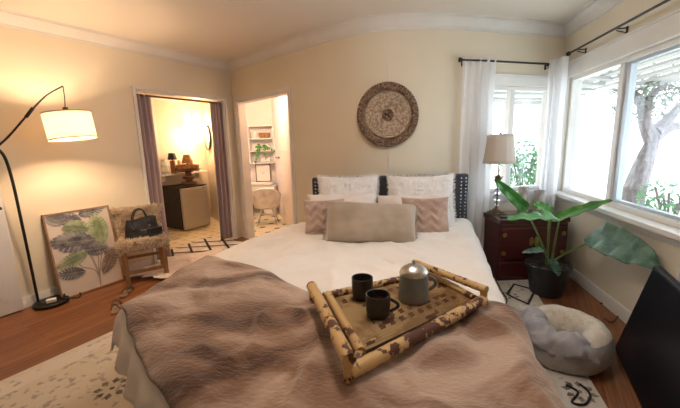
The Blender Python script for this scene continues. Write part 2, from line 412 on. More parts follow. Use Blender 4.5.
def wall(name, path, holes, th, m, z1=ZC+.02, z0=0):
    """room lies to the right of the path's direction; the wall body grows to the left"""
    cuts = {0, round(plen(path), 5)}; acc = 0
    for i in range(len(path)-1):
        acc += (path[i+1]-path[i]).length; cuts.add(round(acc, 5))
    for h in holes: cuts.add(h[0]); cuts.add(h[1])
    cuts = sorted(cuts)
    # mitred offsets
    def off(s):
        p, d = pat(path, s)
        _, d2 = pat(path, min(s+1e-4, plen(path)))
        n = (V((-d.y, d.x))+V((-d2.y, d2.x))).normalized()
        return p, p+n*th
    b = MB()
    for a, c in zip(cuts[:-1], cuts[1:]):
        if c-a < 1e-5: continue
        mid = (a+c)/2
        zs = [(z0, z1)]
        for h in holes:
            if h[0] < mid < h[1]: zs = [(z0, h[2]), (h[3], z1)]
        p, pp = off(a); q, qq = off(c)
        for (u, v) in zs:
            if v-u < 1e-4: continue
            b.poly([(p.x, p.y, u), (pp.x, pp.y, u), (qq.x, qq.y, u), (q.x, q.y, u)], v-u)
    bmesh_weld(b)
    return struct(b.build(name, m, smooth=True))
# holes
oa, ob = s_of(path_left, (-2.22, 3.84)), s_of(path_left, (-1.55, 4.83))
s1, s2 = s_of(path_back, (-1.43, 4.81)), s_of(path_back, (-.56, 4.03))
Aw = V((1.36, 3.42)); dw = (C2-Aw).normalized(); sA = s_of(path_back, Aw)
wall('wall_left', path_left, [(oa, ob, 0, 1.97)], .12, M['wall'])
wall('wall_back', path_back, [(s1, s2, 0, 1.94), (sA+.08, sA+.93, .80, 1.86)], .12, M['wall'])
wall('wall_right', path_right, [(.16, 2.45, .79, 1.93)], .12, M['wall'])
wall('wall_rear', [REND, V((1.4, -1.4)), V((-4.0, -1.4)), LEND], [], .12, M['wall'])
# floor and ceiling of the bedroom (bent plan)
outer = [LEND, C1]+path_back[1:]+[REND, V((1.4, -1.4)), V((-4.0, -1.4))]
def slab(name, pts, z, h, m):
    b = MB(); b.poly([(p[0], p[1], z) for p in pts], h)
    return struct(b.build(name, m, smooth=False))
slab('floor', outer, -.06, .06, M['floor'])
slab('ceiling', [(-5.2, -1.6), (3.4, -1.6), (2.55, 3.85), (1.4, 3.56), (.8, 3.45), (.4, 3.5), (-.4, 4.1), (-.6, 7.2), (-5.2, 7.2)], ZC, .05, M['ceil'])
# closet and washroom behind
nl = V((-dl.y, dl.x))*-1
cb0, cb1 = V((-2.5, 6.48)), V((-3.62, 4.5))
bk = V((-1.42, 6.95))
def wallseg(name, pts, m, th=.06):
    return wall(name, [V(p) for p in pts], [], th, m)
wallseg('wall_closet_side', [(-2.3, 3.9), (-3.62, 4.5)][::-1][::-1], M['cwall'])
wallseg('wall_closet_back', [(-3.62, 4.5), (-2.5, 6.48)], M['cwall'])
wallseg('wall_closet_mirror_side', [(-2.5, 6.48), (-1.62, 5.09)], M['cwall'])
wallseg('wall_washroom_back', [(-2.6, 6.95), (-1.30, 6.95)], M['bwall'])
wallseg('wall_washroom_side', [(-1.30, 6.95), (-.50, 4.12)], M['bwall'])
slab('floor_closet', [(-2.17, 3.93), (-2.3, 3.9), (-3.62, 4.5), (-2.5, 6.48), (-1.60, 5.10), (-1.47, 4.95)], -.06, .062, M['ctile'])
slab('floor_washroom', [(-1.47, 4.95), (-1.60, 5.10), (-2.6, 6.7), (-2.6, 6.95), (-1.3, 6.95), (-.5, 4.12), (-.45, 3.93)], -.06, .062, M['btile'])

def sweep_profile(name, path, prof, m, s0=0, s1=None, side=-1):
    """prof: list of (out, z), out = distance from wall into the room"""
    s1 = plen(path) if s1 is None else s1
    ss = [s0]; acc = 0
    for i in range(len(path)-1):
        acc += (path[i+1]-path[i]).length
        if s0+1e-4 < acc < s1-1e-4: ss.append(acc)
    ss.append(s1)
    b = MB(); rows = []
    for s in ss:
        p, d = pat(path, s); _, d2 = pat(path, min(s+1e-4, plen(path)))
        n = (V((-d.y, d.x))+V((-d2.y, d2.x))).normalized()*side
        rows.append([V((p.x+n.x*o, p.y+n.y*o, z)) for (o, z) in prof])
    k = len(prof); vs = [q for r in rows for q in r]; fs = []
    for i in range(len(rows)-1):
        for j in range(k):
            fs.append((i*k+j, i*k+(j+1) % k, (i+1)*k+(j+1) % k, (i+1)*k+j))
    fs.append(tuple(range(k))); fs.append(tuple((len(rows)-1)*k+j for j in range(k)))
    b.add(vs, fs)
    return struct(b.build(name, m, smooth=True))
crown = [(0, ZC), (0, ZC-.105), (.014, ZC-.105), (.014, ZC-.085), (.03, ZC-.075), (.045, ZC-.05), (.07, ZC-.025), (.085, ZC-.02), (.085, ZC-.006), (.1, ZC-.006), (.1, ZC)]
base = [(0, 0), (.016, 0), (.016, .085), (.010, .1), (0, .1)]
def smooth_path(path, n=6):
    q = spline([(p.x, p.y, 0) for p in path], n); return [V((a.x, a.y)) for a in q]
sweep_profile('trim_crown_left', path_left, crown, M['trim'])
sweep_profile('trim_crown_back', path_back, crown, M['trim'])
sweep_profile('trim_crown_right', path_right, crown, M['trim'])
sweep_profile('baseboard_left', path_left, base, M['trim'], 0, oa-.07)
sweep_profile('baseboard_back', path_back, base, M['trim'], s2+.06)
sweep_profile('baseboard_back_corner', path_back, base, M['trim'], .02, s1-.06)
sweep_profile('baseboard_right', path_right, base, M['trim'])
# wall panel joint above the headboard
sp, sd = pat(path_back, s_of(path_back, (.485, 3.33)))
b = MB(); b.box((sp.x+.003, sp.y-.004, 1.2), (.006, .008, 2.28)); struct(b.build('trim_panel_joint', M['trim'], smooth=False))

def on(path, s, out, z, th=.0):
    p, d = pat(path, s); n = V((d.y, -d.x))
    return V((p.x+n.x*out, p.y+n.y*out, z)), math.atan2(d.y, d.x)
def bar(b, path, s0, s1, z0, z1, o0, o1):
    """box on a straight wall stretch between arc lengths and heights; o = distance into the room"""
    c, a = on(path, (s0+s1)/2, (o0+o1)/2, (z0+z1)/2)
    b.box(c, (s1-s0, o1-o0, z1-z0), a)
def casing(name, path, s0, s1, z1, m, w=.055, d=.018, z0=0, jamb=.12):
    b = MB()
    bar(b, path, s0-w, s0, z0, z1+w, 0, d); bar(b, path, s1, s1+w, z0, z1+w, 0, d); bar(b, path, s0, s1, z1, z1+w, 0, d)
    bar(b, path, s0, s0+.015, z0, z1, -jamb, 0); bar(b, path, s1-.015, s1, z0, z1, -jamb, 0); bar(b, path, s0+.015, s1-.015, z1-.015, z1, -jamb, 0)
    return struct(b.build(name, m, smooth=False, bevel=.002))
casing('trim_closet_opening', path_left, oa, ob, 1.97, M['trim'], w=.03)
casing('trim_washroom_doorway', path_back, s1, s2, 1.94, M['trim'], w=.05)

# windows
def window(name, path, s0, s1, z0, z1, mull, cas_top, sill_out=.09, thick_sash=None, label=None):
    b = MB()
    w = .07
    bar(b, path, s0-w, s0, z0-.02, z1, 0, .02); bar(b, path, s1, s1+w, z0-.02, z1, 0, .02)
    bar(b, path, s0-w, s1+w, z1, cas_top, 0, .024)
    bar(b, path, s0-w, s1+w, cas_top, cas_top+.02, 0, .035)
    root = struct(b.build(name, M['trim'], smooth=False, bevel=.003))
    f = MB(); t = .035
    bar(f, path, s0, s1, z0, z0+t, -.1, -.02); bar(f, path, s0, s1, z1-t, z1, -.1, -.02)
    bar(f, path, s0, s0+t, z0+t, z1-t, -.1, -.02); bar(f, path, s1-t, s1, z0+t, z1-t, -.1, -.02)
    bar(f, path, mull-.028, mull+.028, z0+t, z1-t, -.1, -.03)
    f.build('window_frame', M['trim'], root, smooth=False, bevel=.003)
    g = MB(); sh = MB()
    if thick_sash:
        a, c = mull+.028, mull+.028+thick_sash
        bar(sh, path, a, c, z0+t, z1-t, -.09, -.045)
        bar(sh, path, c, s1-t, z0+t, z0+t+.022, -.09, -.05); bar(sh, path, c, s1-t, z1-t-.022, z1-t, -.09, -.05)
        sh.build('sliding_sash', M['alum'], root, smooth=False, bevel=.002)
    bar(g, path, s0+t, mull-.028, z0+t, z1-t, -.072, -.068)
    bar(g, path, mull+.028, s1-t, z0+t, z1-t, -.066, -.062)
    g.build('window_pane', M['glass'], root, smooth=False)
    q = MB(); bar(q, path, s0-w-.01, s1+w+.01, z0-.035, z0, -.1, sill_out)
    bar(q, path, s0-w, s1+w, z0-.1, z0-.035, 0, .02)
    q.build('window_sill', M['trim'], root, smooth=False, bevel=.004)
    return root
window('window_1', path_back, sA+.08, sA+.93, .80, 1.86, sA+.45, 1.95, .05)
window('window_2', path_right, .16, 2.45, .79, 1.93, .98, 2.06, .09, thick_sash=.055)

# door leaf folded back against the left wall
sd_ = s_of(path_left, (-2.79, 2.79))
b = MB()
DW = .78
bar(b, path_left, sd_-DW-.02, sd_-.02, .01, 2.0, .03, .065)
droot = struct(b.build('door_1', M['doorw'], smooth=False, bevel=.003))
b = MB()
for (z0, z1) in ((.12, .62), (.72, 1.25), (1.35, 1.88)):
    for (a, c) in ((.1, .36), (.44, .7)):
        for (e, o1) in ((0, .100), (.03, .103)):
            bar(b, path_left, sd_-DW-.02+a+e, sd_-DW-.02+c-e, z0+e, z1-e, .06, o1-.03)
b.build('door_panel', M['doorw'], droot, smooth=False, bevel=.004)
k0, a0 = on(path_left, sd_-.05, .065, .90); k1, _ = on(path_left, sd_-.05, .10, .90)
b = MB(); b.tube([k0, k0.lerp(k1, .5), k0.lerp(k1, .6), k1], [.006, .006, .014, .012], 14); b.build('door_handle', M['black'], droot)

# closet: door casing on its back wall
pcb = [V((-3.62, 4.5)), V((-2.5, 6.48))]
b = MB(); bar(b, pcb, 1.28, 1.35, 0, 2.18, 0, .02); bar(b, pcb, 1.35, 1.9, 2.11, 2.18, 0, .02)
struct(b.build('trim_closet_door', M['trim'], smooth=False))

# ------------------------------------------------------------------ outside
b = MB(); b.poly([(-12, -8, -.35), (26, -8, -.35), (26, 26, -.35), (-12, 26, -.35)], .1); struct(b.build('ground', M['ground'], smooth=False))
b = MB()
for i in range(9):
    c, a = on(path_right, 1.6, -.205-i*.13, 2.28-.037*i); b.box(c, (6.6, .122, .03), a)
c, a = on(path_right, 1.6, -1.38, 1.98); b.box(c, (6.6, .03, .10), a)
struct(b.build('eave_soffit_right', M['soffit'], smooth=False))
b = MB()
for i in range(7):
    p, a = on([Aw, C2], .9, -.205-i*.13, 2.16-.048*i); b.box(p, (3.0, .122, .03), a)
p, a = on([Aw, C2], .9, -1.12, 1.86); b.box(p, (3.0, .03, .10), a)
struct(b.build('eave_soffit_back', M['soffit'], smooth=False))
b = MB(); b.poly([(11, -6, -.3), (11.2, -6, -.3), (11.2, 15, -.3), (11, 15, -.3)], 1.72); b.poly([(1, 14.8, -.3), (11.2, 14.8, -.3), (11.2, 15, -.3), (1, 15, -.3)], 1.72)
struct(b.build('garden_wall', M['fence'], smooth=False))

def foliage(b, cen, rad, n, sz, seed):
    rnd = random.Random(seed)
    for _ in range(n):
        d = V((rnd.gauss(0, 1), rnd.gauss(0, 1), rnd.gauss(0, 1))).normalized()*rnd.random()**.4
        p = V(cen)+V((d.x*rad[0], d.y*rad[1], d.z*rad[2]))
        a = V((rnd.gauss(0, 1), rnd.gauss(0, 1), rnd.gauss(0, 1))).normalized(); c = a.cross(V((rnd.gauss(0, 1), rnd.gauss(0, 1), rnd.gauss(0, 1)))).normalized()
        l = sz*rnd.uniform(.6, 1.3); w = l*.35
        b.add([p-a*l, p+c*w, p+a*l, p-c*w], [(0, 1, 2, 3)])
YT = 4.3
t0 = aty(632, 215, YT)
def tp(px, py, dy=0): return aty(px, py, YT+dy)
tree = thing('garden_tree', 'pale barked branching tree outside the long right window', 'tree', (t0.x, t0.y, -.25))
off = tree.location
b = MB()
gr = tp(628, 230); gr.z = -.25
b.tube(spline([gr, tp(632, 200), tp(643, 165), tp(651, 145), tp(654, 130)]), [.16-.0035*i for i in range(33)], 10)
b.build('trunk', M['bark'], tree, off=off)
for k, pts in enumerate([[(652, 140), (645, 122), (646, 105), (655, 92), (668, 84)], [(654, 132), (666, 122), (678, 108), (692, 95)], [(648, 112), (640, 100), (634, 92)], [(652, 138), (668, 128), (684, 124), (698, 112)]]):
    b = MB(); q = spline([tp(*p, .1*k*i*.3) for i, p in enumerate(pts)]); n = len(q)
    b.tube(q, [.085*(1-.75*i/n) for i in range(n)], 8); b.build('branch', M['bark'], tree, off=off)
b = MB()
for i, (px, py, r, n) in enumerate([(640, 98, .32, 130), (658, 86, .4, 150), (676, 92, .42, 150), (668, 106, .3, 70), (633, 112, .22, 60), (690, 80, .5, 120)]):
    foliage(b, tp(px, py, .1*(i % 3)), (r, r, r*.7), n, .045, i)
b.build('foliage', M['tleaf'], tree, smooth=False, off=off)
def shrub(name, label, cen, rad, n, sz, seed, m):
    cen = V(cen); r = thing(name, label, 'shrub', (cen.x, cen.y, -.25)); o = r.location
    b = MB(); rnd = random.Random(seed)
    for k in range(7):
        e = cen+V((rnd.uniform(-.7, .7)*rad[0], rnd.uniform(-.7, .7)*rad[1], rnd.uniform(0, .8)*rad[2]))
        b.tube(arc((cen.x+rnd.uniform(-.05, .05), cen.y, -.25), (cen.x, cen.y, cen.z*.5), e, 6), .012, 6)
    b.build('stem', M['bark'], r, off=o)
    b = MB(); foliage(b, cen, rad, n, sz, seed); b.build('foliage', m, r, smooth=False, off=o)
shrub('garden_shrub', 'green leafy shrub outside the small back window behind the lamp', aty(525, 178, 5.0), (.42, .35, .55), 900, .05, 4, M['sleaf'])
shrub('garden_shrub', 'low light green shrub beside the tree trunk outside the right window', aty(672, 205, 3.6), (.3, .4, .28), 260, .045, 9, M['sleaf'])

# ------------------------------------------------------------------ bed
W0, L0 = 1.6, 2.3
Lc = spline([(-.36, 3.18, 0), (-.73, 2.6, 0), (-.95, 1.93, 0), (-.99, 1.55, 0)], 12)
Rc = spline([(1.16, 3.18, 0), (.89, 2.25, 0), (.66, 1.4, 0), (.43, .6, 0)], 12)
Hc = [V((-.36, 3.18, 0)), V((1.16, 3.18, 0))]
Fc = spline([(-.99, 1.55, 0), (-.47, .93, 0), (-.02, .65, 0), (.43, .6, 0)], 12)
def samp(c, t):
    t = max(0, min(1, t))*(len(c)-1); i = min(int(t), len(c)-2); return c[i].lerp(c[i+1], t-i)
def coons(u, v):
    a = samp(Lc, v)*(1-u)+samp(Rc, v)*u
    h = samp(Hc, u)*(1-v)+samp(Fc, u)*v
    c = (Lc[0]*(1-u)+Rc[0]*u)*(1-v)+(Lc[-1]*(1-u)+Rc[-1]*u)*v
    return a+h-c
def nz(p, s, o=0): return noise.noise(V((p.x*s+o, p.y*s+o*.7, p.z*s+o*1.3)))
ZB = .60
def surf(u, v, lift=0, wr=.012, r=.07, off=0., seed=0):
    uc, vc = max(0, min(1, u)), max(0, min(1, v))
    p = coons(uc, vc)
    du, dv = (u-uc)*W0, (v-vc)*L0
    d = math.hypot(du, dv)
    w = nz(p, 3.1, seed)*wr+nz(p, 7, seed+5)*wr*.55+abs(nz(p, 4.5, seed+9))*wr*.8
    z = ZB+lift+w
    if d > 1e-6:
        e = .01
        gu = (coons(min(uc+e, 1), vc)-coons(max(uc-e, 0), vc)).normalized()
        gv = (coons(uc, min(vc+e, 1))-coons(uc, max(vc-e, 0))).normalized()
        # outward normals of the edges
        nu = V((gv.y, -gv.x, 0)); nu = nu if nu.dot(gu) > 0 else -nu
        nv = V((gu.y, -gu.x, 0)); nv = nv if nv.dot(gv) > 0 else -nv
        n = (nu*du+nv*dv).normalized()
        rr = r+lift
        if d < rr*PI/2:
            o = rr*math.sin(d/rr); dn = rr*(1-math.cos(d/rr))
        else:
            o = rr; dn = rr+(d-rr*PI/2)
        k = min(1, d/.3)
        fold = math.sin((p.x*1.3-p.y)*17+seed)*.022+nz(p, 9, seed)*.03
        o += fold*k+.07*k
        p = p+n*(o+off); z -= dn
        z = max(z, .03)
        p = p+n*nz(V((p.x, p.y, z)), 6, seed+2)*.015*k
    else:
        edge = min(uc, 1-uc)*W0
    p.z = z
    return p
# mattress and frame, headboard
bed = thing('bed', 'large bed with charcoal nailhead headboard against the back wall', 'bed', (.3, 2, 0))
bo = bed.location
def shrink(k, z0, z1):
    N = 20; ring = [coons(0, 1-i/N) for i in range(N)]+[coons(i/N, 0) for i in range(N)]+[coons(1, i/N) for i in range(N)]+[coons(1-i/N, 1) for i in range(N)]
    c = sum(ring, V())/len(ring)
    q = [V((c.x+(p.x-c.x)*k, c.y+(p.y-c.y)*k, z0)) for p in ring]
    b = MB(); b.poly(q, z1-z0); return b
shrink(.93, .1, .42).build('bed_base', M['blackp'], bed, off=bo, bevel=.01)
shrink(.95, .42, .585).build('mattress', M['whitep'], bed, off=bo, bevel=.03)
for (u, v) in ((.12, .06), (.88, .06), (.15, .86), (.85, .86)):
    p = coons(u, v); b = MB(); b.tube([(p.x, p.y, 0), (p.x, p.y, .1)], [.025, .035], 10); b.build('leg', M['black'], bed, off=bo)
b = MB(); HY = 3.245
b.box((.485, HY, .53), (1.49, .07, 1.0)); b.build('headboard', M['head'], bed, off=bo, bevel=.018)
for sx in (-1, 1):
    b = MB()
    for dx in (.032, .075):
        for i in range(24):
            z = .22+i*.0335
            b.lathe([(.0001, .010), (.008, .008), (.0125, 0), (.0125, -.003)], (.485+sx*(.745-dx), HY-.037, z), 8, Matrix.Rotation(PI/2, 3, 'X'))
    b.build('nailhead_trim', M['nail'], bed, off=bo)

b = MB(); 
def duv(i, j):
    u = -.11+i*1.39; v = .0+j*1.085
    p = surf(u, v, .0, .018)
    if 0 < u < 1 and v < 1:
        q = (.5-abs(noise.noise(V((p.x*3+p.y*1.2, p.y*2.2-p.x*.8, 7)))))**3*.11+(.5-abs(noise.noise(V((p.x*6-p.y*3, p.y*5, 2)))))**3*.05
        p.z += (q-.012)*min(1, min(u, 1-u, 1-v)*14)
    return p
b.grid(duv, 150, 150)
dv = b.build('duvet', M['duvet'], off=(.3, 2, .3), thick=.012)
tag(dv, 'white cotton duvet covering the whole bed and hanging at its sides', 'duvet')
b = MB()
TL_ = [(-2, 2.25), (-.86, 2.20), (-.49, 1.95), (-.21, 1.62), (.2, 1.50), (.68, 1.47), (.80, 1.28), (2, 1.2)]
def yl(x):
    for (a, y0), (c, y1) in zip(TL_[:-1], TL_[1:]):
        if x <= c: return y0+(y1-y0)*(x-a)/(c-a)
V0T = []
for k in range(61):
    v = 0
    while v < 1:
        p = coons(k/60, v)
        if p.y < yl(p.x): break
        v += .004
    V0T.append(v)
V0T = [sum(V0T[max(0, k-2):k+3])/len(V0T[max(0, k-2):k+3]) for k in range(61)]
def v0(u):
    t = max(0, min(1, u))*60; i = min(int(t), 59); return V0T[i]*(1-t+i)+V0T[i+1]*(t-i)
def thr(i, j):
    u = -.012+i*1.17; vs = v0(u)+.008*math.sin(u*14)
    v = vs+(1.022-vs)*j
    p = surf(u, v, .014, .018, .07, .012)
    e = min(j, 1-j, i, 1-i)
    q = nz(p, 2.6, 31)*.022+(.5-abs(noise.noise(V((p.x*4.2+p.y*2, p.y*2.2-p.x*1.1, 3)))))**2*.10-.012+nz(p, 13, 3)*.007
    p.z += min(1, e*12)*max(q, -.004)+.012*min(1, e*25)
    return p
b.grid(thr, 150, 120)
th = b.build('throw_blanket', M['fur'], off=(.1, 1.3, .5), thick=.012)
tag(th, 'brown and cream faux fur throw spread over the foot of the bed', 'blanket')

# pillows
def pillow(b, w, h, t, n=26, wr=.008, seed=0, fluff=0, pinch=.07, puff=.45, chev=False):
    def pt(u, v, s):
        x = u*w/2*(1-pinch*(1-v*v)); z = v*h/2*(1-pinch*1.2*(1-u*u))
        f = max(0, (1-u**4)*(1-v**4))**puff
        p = V((x, 0, z))
        y = t/2*f+nz(p, 9, seed+s)*wr*f*2+nz(p, 25, seed+s)*wr*f*.7
        if chev:
            q = abs(((u*1.6+3.2) % 1)-.5)*2
            y += .013*f*math.sin((v*h/.085+q*1.5)*PI*1.0+.5)
        if fluff: y += nz(p, 38, seed+s)*fluff*f
        return V((x, s*y, z))
    for s in (-1, 1):
        b.grid(lambda i, j: pt((2*i-1)*-s, 2*j-1, s), n, n)
    def base(rnd):
        u, v = rnd.uniform(-1, 1), rnd.uniform(-1, 1)
        if rnd.random() < .75:
            if rnd.random() < .5: u = math.copysign(1, u)
            else: v = math.copysign(1, v)
        p = pt(u, v, -1); n_ = V((u**5*.9, -1+.5*max(abs(u), abs(v))**6, v**5*.9)).normalized()
        return p, n_
    return base
def put_pillow(name, label, x0, y0, x1, y1, Y, t, m, tilt=.3, rz=0, lean=0, group=None, **k):
    A = aty(x0, (y0+y1)/2, Y); B = aty(x1, (y0+y1)/2, Y); T = aty((x0+x1)/2, y0, Y); Bo = aty((x0+x1)/2, y1, Y)
    w = (B-A).length; h = (T-Bo).length/math.cos(tilt)
    c = (T+Bo)/2
    fl = k.pop('tuft', 0); edge = k.pop('edge', None)
    b = MB(); base_ = pillow(b, w, h, t, **k)
    if fl: b.tufts(base_, fl, .028, .003, seed=int(x0), spread=.5)
    mx = Matrix.Rotation(rz, 3, 'Z') @ Matrix.Rotation(lean, 3, 'Y') @ Matrix.Rotation(-tilt, 3, 'X')
    b.v = [c+mx @ p for p in b.v]
    o = b.build(name, m, off=c-V((0, 0, h/2)))
    tag(o, label, 'pillow', group)
    if edge:
        N = 26
        for s in (-1, 1):
            e = MB()
            for i in range(N):
                z = (i/(N-1)-.5)*h*.97
                x = s*w/2*(1-.07*(1-(2*z/h)**2))
                p = V((x, 0, z)); q = p+V((s*.022, random.uniform(-.006, .006), random.uniform(-.006, .006)))
                e.tube([c+mx @ p, c+mx @ (p.lerp(q, .5)), c+mx @ q], [.005, .006, .003], 6)
            e.tube([c+mx @ V((s*w/2*(1-.07*(1-(2*zz-1)**2))*.965, -.012, (zz-.5)*h*.95)) for zz in [i/14 for i in range(15)]], .005, 6)
            e.build('fringe', M['fringe'], o, off=c-V((0, 0, h/2)))
    return o
put_pillow('fluffy_pillow', 'white shaggy fluffy pillow on the left half of the headboard', 319, 176, 379, 222, 3.14, .16, M['fluff'], .22, seed=3, fluff=.02, tuft=1600)
put_pillow('fluffy_pillow', 'white shaggy fluffy pillow on the right half of the headboard', 388, 175, 455, 227, 3.13, .16, M['fluff'], .22, seed=8, fluff=.02, tuft=1800)
put_pillow('sleeping_pillow', 'pale smooth pillow in front of the left fluffy pillow', 307, 195, 378, 228, 2.98, .18, M['sham'], .5, seed=13, wr=.012)
put_pillow('sleeping_pillow', 'pale smooth pillow in front of the right fluffy pillow', 378, 196, 452, 232, 2.97, .18, M['sham'], .5, seed=15, wr=.012)
put_pillow('chevron_cushion', 'dusty pink chevron cushion peeking out left of the taupe lumbar pillow', 304, 200, 346, 231, 2.80, .12, M['chev'], .35, rz=.15, seed=21, wr=.004, chev=True)
put_pillow('chevron_cushion', 'dusty pink chevron cushion peeking out right of the taupe lumbar pillow', 402, 198, 449, 235, 2.79, .12, M['chev'], .35, rz=-.1, seed=27, wr=.004, chev=True)
put_pillow('lumbar_pillow', 'long taupe velvet lumbar pillow with fringed ends at the front', 325, 205, 417, 243, 2.60, .24, M['lumbar'], .5, rz=-.04, lean=.07, seed=33, wr=.009, edge=True, pinch=.05, puff=.38)

# ------------------------------------------------------------------ bamboo tray and coffee things
TZ = .672
cBL, cFL, cFR, cBR = atz(328, 295, TZ), atz(360, 350, TZ), atz(473, 297, TZ), atz(430, 273, TZ)
hB0, hF0, hB1, hF1 = atz(312, 287, TZ+.045), atz(348, 358, TZ+.045), atz(416, 263, TZ+.045), atz(484, 289, TZ+.045)
tray = thing('serving_tray', 'scorched bamboo serving tray with raised handles lying on the bed', 'tray', ((cBL+cFR)/2-V((0, 0, .05))))
to = tray.location
def cane(b, p, q, r, nodes=4, seed=0, ext=0):
    d = (q-p).normalized(); p = p-d*ext; q = q+d*ext
    pts = []; rr = []; n = nodes*8; rnd = random.Random(seed); ph = rnd.random()
    for i in range(n+1):
        t = i/n; pts.append(p.lerp(q, t)); k = abs(((t*nodes+ph) % 1)-.5)
        rr.append(r*(1+.12*max(0, 1-k*16))*(1-.06*max(0, 1-abs(k-.09)*30)))
    b.tube(pts, rr, 14)
b = MB(); cane(b, cBL, cBR, .017, 4, 1, .02); b.build('back_rail', M['bamboo'], tray, off=to)
b = MB(); cane(b, hF0-V((0, 0, .05)), hF1-V((0, 0, .05)), .023, 4, 2, .0); b.build('front_rail', M['bamboo'], tray, off=to)
b = MB(); cane(b, cBL, cFL, .017, 2, 3, .01); b.build('end_rail', M['bamboo2'], tray, off=to)
b = MB(); cane(b, cBR, cFR, .014, 2, 4, .01); b.build('end_rail', M['bamboo2'], tray, off=to)
for k, (p, q, r) in enumerate(((hB0, hF0, .023), (hB1, hF1, .017))):
    b = MB(); cane(b, p, q, r, 3, 7+k, .012); h = b.build('handle', M['bamboo'], tray, off=to)
for k, (p, q) in enumerate(((hB0, cBL), (hF0, cFL), (hB1, cBR), (hF1, cFR))):
    b = MB(); g = V((p.x, p.y, TZ-.03)); b.tube([g, V((p.x, p.y, p.z))], [.015, .015], 12)
    cane(b, V((p.x, p.y, TZ-.005)), V((q.x, q.y, TZ-.005)), .013, 1, k); b.build('post', M['bamboo'], tray, off=to)
for k, (u, v) in enumerate(((.12, .1), (.12, .9), (.88, .1), (.88, .9))):
    p = (cBL.lerp(cFL, v)).lerp(cBR.lerp(cFR, v), u); b = MB(); b.tube([(p.x, p.y, TZ-.05), (p.x, p.y, TZ-.012)], .012, 10); b.build('foot', M['bamboo'], tray, off=to)
b = MB(); N = 24
def dk(u, v, z): p = cBL.lerp(cFL, v).lerp(cBR.lerp(cFR, v), u); return V((p.x, p.y, z))
for i in range(N):
    v0_, v1_ = i/N+.001, (i+1)/N-.012
    segs = [(0, 1)]
    for a in range(48):
        u0, u1 = a/48, (a+1)/48
        burnt = (noise.noise(V((u0*6, i*.36, 3.3))) > .46) or (.10 < v0_ < .17 and a % 4 < 2) or (.62 < v0_ < .70 and a % 4 < 2 and 8 < a < 44) or (.74 < v0_ < .82 and a % 4 > 1 and 8 < a < 44)
        b.mi = 1 if burnt else 0
        z = TZ-.012
        b.add([dk(u0, v0_, z-.004), dk(u1, v0_, z-.004), dk(u1, (v0_+v1_)/2, z+.004), dk(u0, (v0_+v1_)/2, z+.004), dk(u1, v1_, z-.004), dk(u0, v1_, z-.004)], [(0, 3, 2, 1), (3, 5, 4, 2)])
b.mi = 2
b.add([dk(0, 0, TZ-.0165), dk(1, 0, TZ-.0165), dk(1, 1, TZ-.0165), dk(0, 1, TZ-.0165)], [(0, 1, 2, 3)])
b.build('slatted_deck', [M['slat'], M['slatd'], M['black']], tray, off=to, smooth=False)

def mug(name, label, loc, r, h, hrz, handle=True):
    g = thing(name, label, 'mug', loc, hrz, 'black mugs on the tray')
    b = MB(); b.lathe([(.001, 0), (r*.82, 0), (r*.9, .006), (r*.97, h*.3), (r, h*.7), (r, h-.002), (r-.002, h), (r-.005, h-.002), (r-.006, h*.5), (r*.82, .012), (.001, .01)], n=36)
    b.build('mug_body', M['mug'], g)
    b = MB(); b.tube([V((r*.96+.03*math.sin(t*PI)*1.1, 0, h*.78-h*.55*t)) for t in [i/14 for i in range(15)]], .0052, 8, flat=1.3)
    b.build('handle', M['mug'], g)
    b = MB(); b.lathe([(.001, 0), (r-.006, 0)], (0, 0, h*.72), 30); b.build('coffee', M['coffee'], g)
p1 = atz(362.5, 298, TZ-.008); p2 = atz(378, 315.5, TZ-.008); p3 = atz(413.5, 298.5, TZ-.008)
mug('coffee_mug', 'black mug farther back, at the middle of the bamboo tray', p1, .047, .1, 1.5)
mug('coffee_mug', 'black mug nearest the camera with its handle to the right', p2, .049, .094, -.15)
pot = thing('coffee_pot', 'grey stoneware coffee pot with domed steel lid on the tray', 'pot', p3)
r = .063
b = MB(); b.lathe([(.001, 0), (r*1.0, 0), (r*1.06, .006), (r*1.04, .03), (r*.98, .10), (r*.97, .118), (r*.93, .12), (r*.9, .1), (r*.9, .02), (.001, .015)], n=40); b.build('pot_body', M['pewter'], pot)
b = MB(); b.tube([V((r+.036*math.sin(t*PI)**.7, 0, .1-.062*t)).xyz for t in [i/16 for i in range(17)]], .006, 8, flat=1.4)
hb = b.build('handle', M['pewter'], pot); hb.rotation_euler.z = .05
b = MB(); b.lathe([(r*1.0, .117), (r*1.0, .123), (r*.9, .135), (r*.7, .147), (r*.4, .157), (.006, .161), (.001, .161)], n=40); ld = b.build('lid', M['steel'], pot)
b = MB(); b.lathe([(.004, .158), (.004, .168), (.008, .172), (.008, .178), (.001, .181)], n=16); b.build('knob', M['steel'], ld)

# ------------------------------------------------------------------ wall basket
wbc = V((.47, 3.285, 1.595))
wb = thing('wall_basket', 'round woven seagrass basket hanging on the back wall above the bed', 'basket', (wbc.x, 3.325, 1.30))
mxr = Matrix.Rotation(PI/2, 3, 'X')
b = MB(); 
for i in range(13):
    R_ = .018+i*.0155
    def tor(u, v, R_=R_, i=i):
        a = u*2*PI; c = v*2*PI; rr = .0085+.001*math.sin(a*(10+i*5))
        return wbc+mxr @ V(((R_+rr*math.cos(c))*math.cos(a), (R_+rr*math.cos(c))*math.sin(a), rr*math.sin(c)-.012+.0008*i*i*.12))
    b.mi = 1 if i < 3 else 0
    b.grid(lambda u, v: tor(u, v), 72, 6)
b.build('woven_centre', [M['basketl'], M['basketd']], wb, off=wb.location)
b = MB()
def rimf(u, v):
    a = u*2*PI; c = v*2*PI
    rr = 1+.10*math.sin(a*70)
    return wbc+mxr @ V(((.256+.034*rr*math.cos(c))*math.cos(a), (.256+.034*rr*math.cos(c))*math.sin(a)*1.03, .016*rr*math.sin(c)+.0))
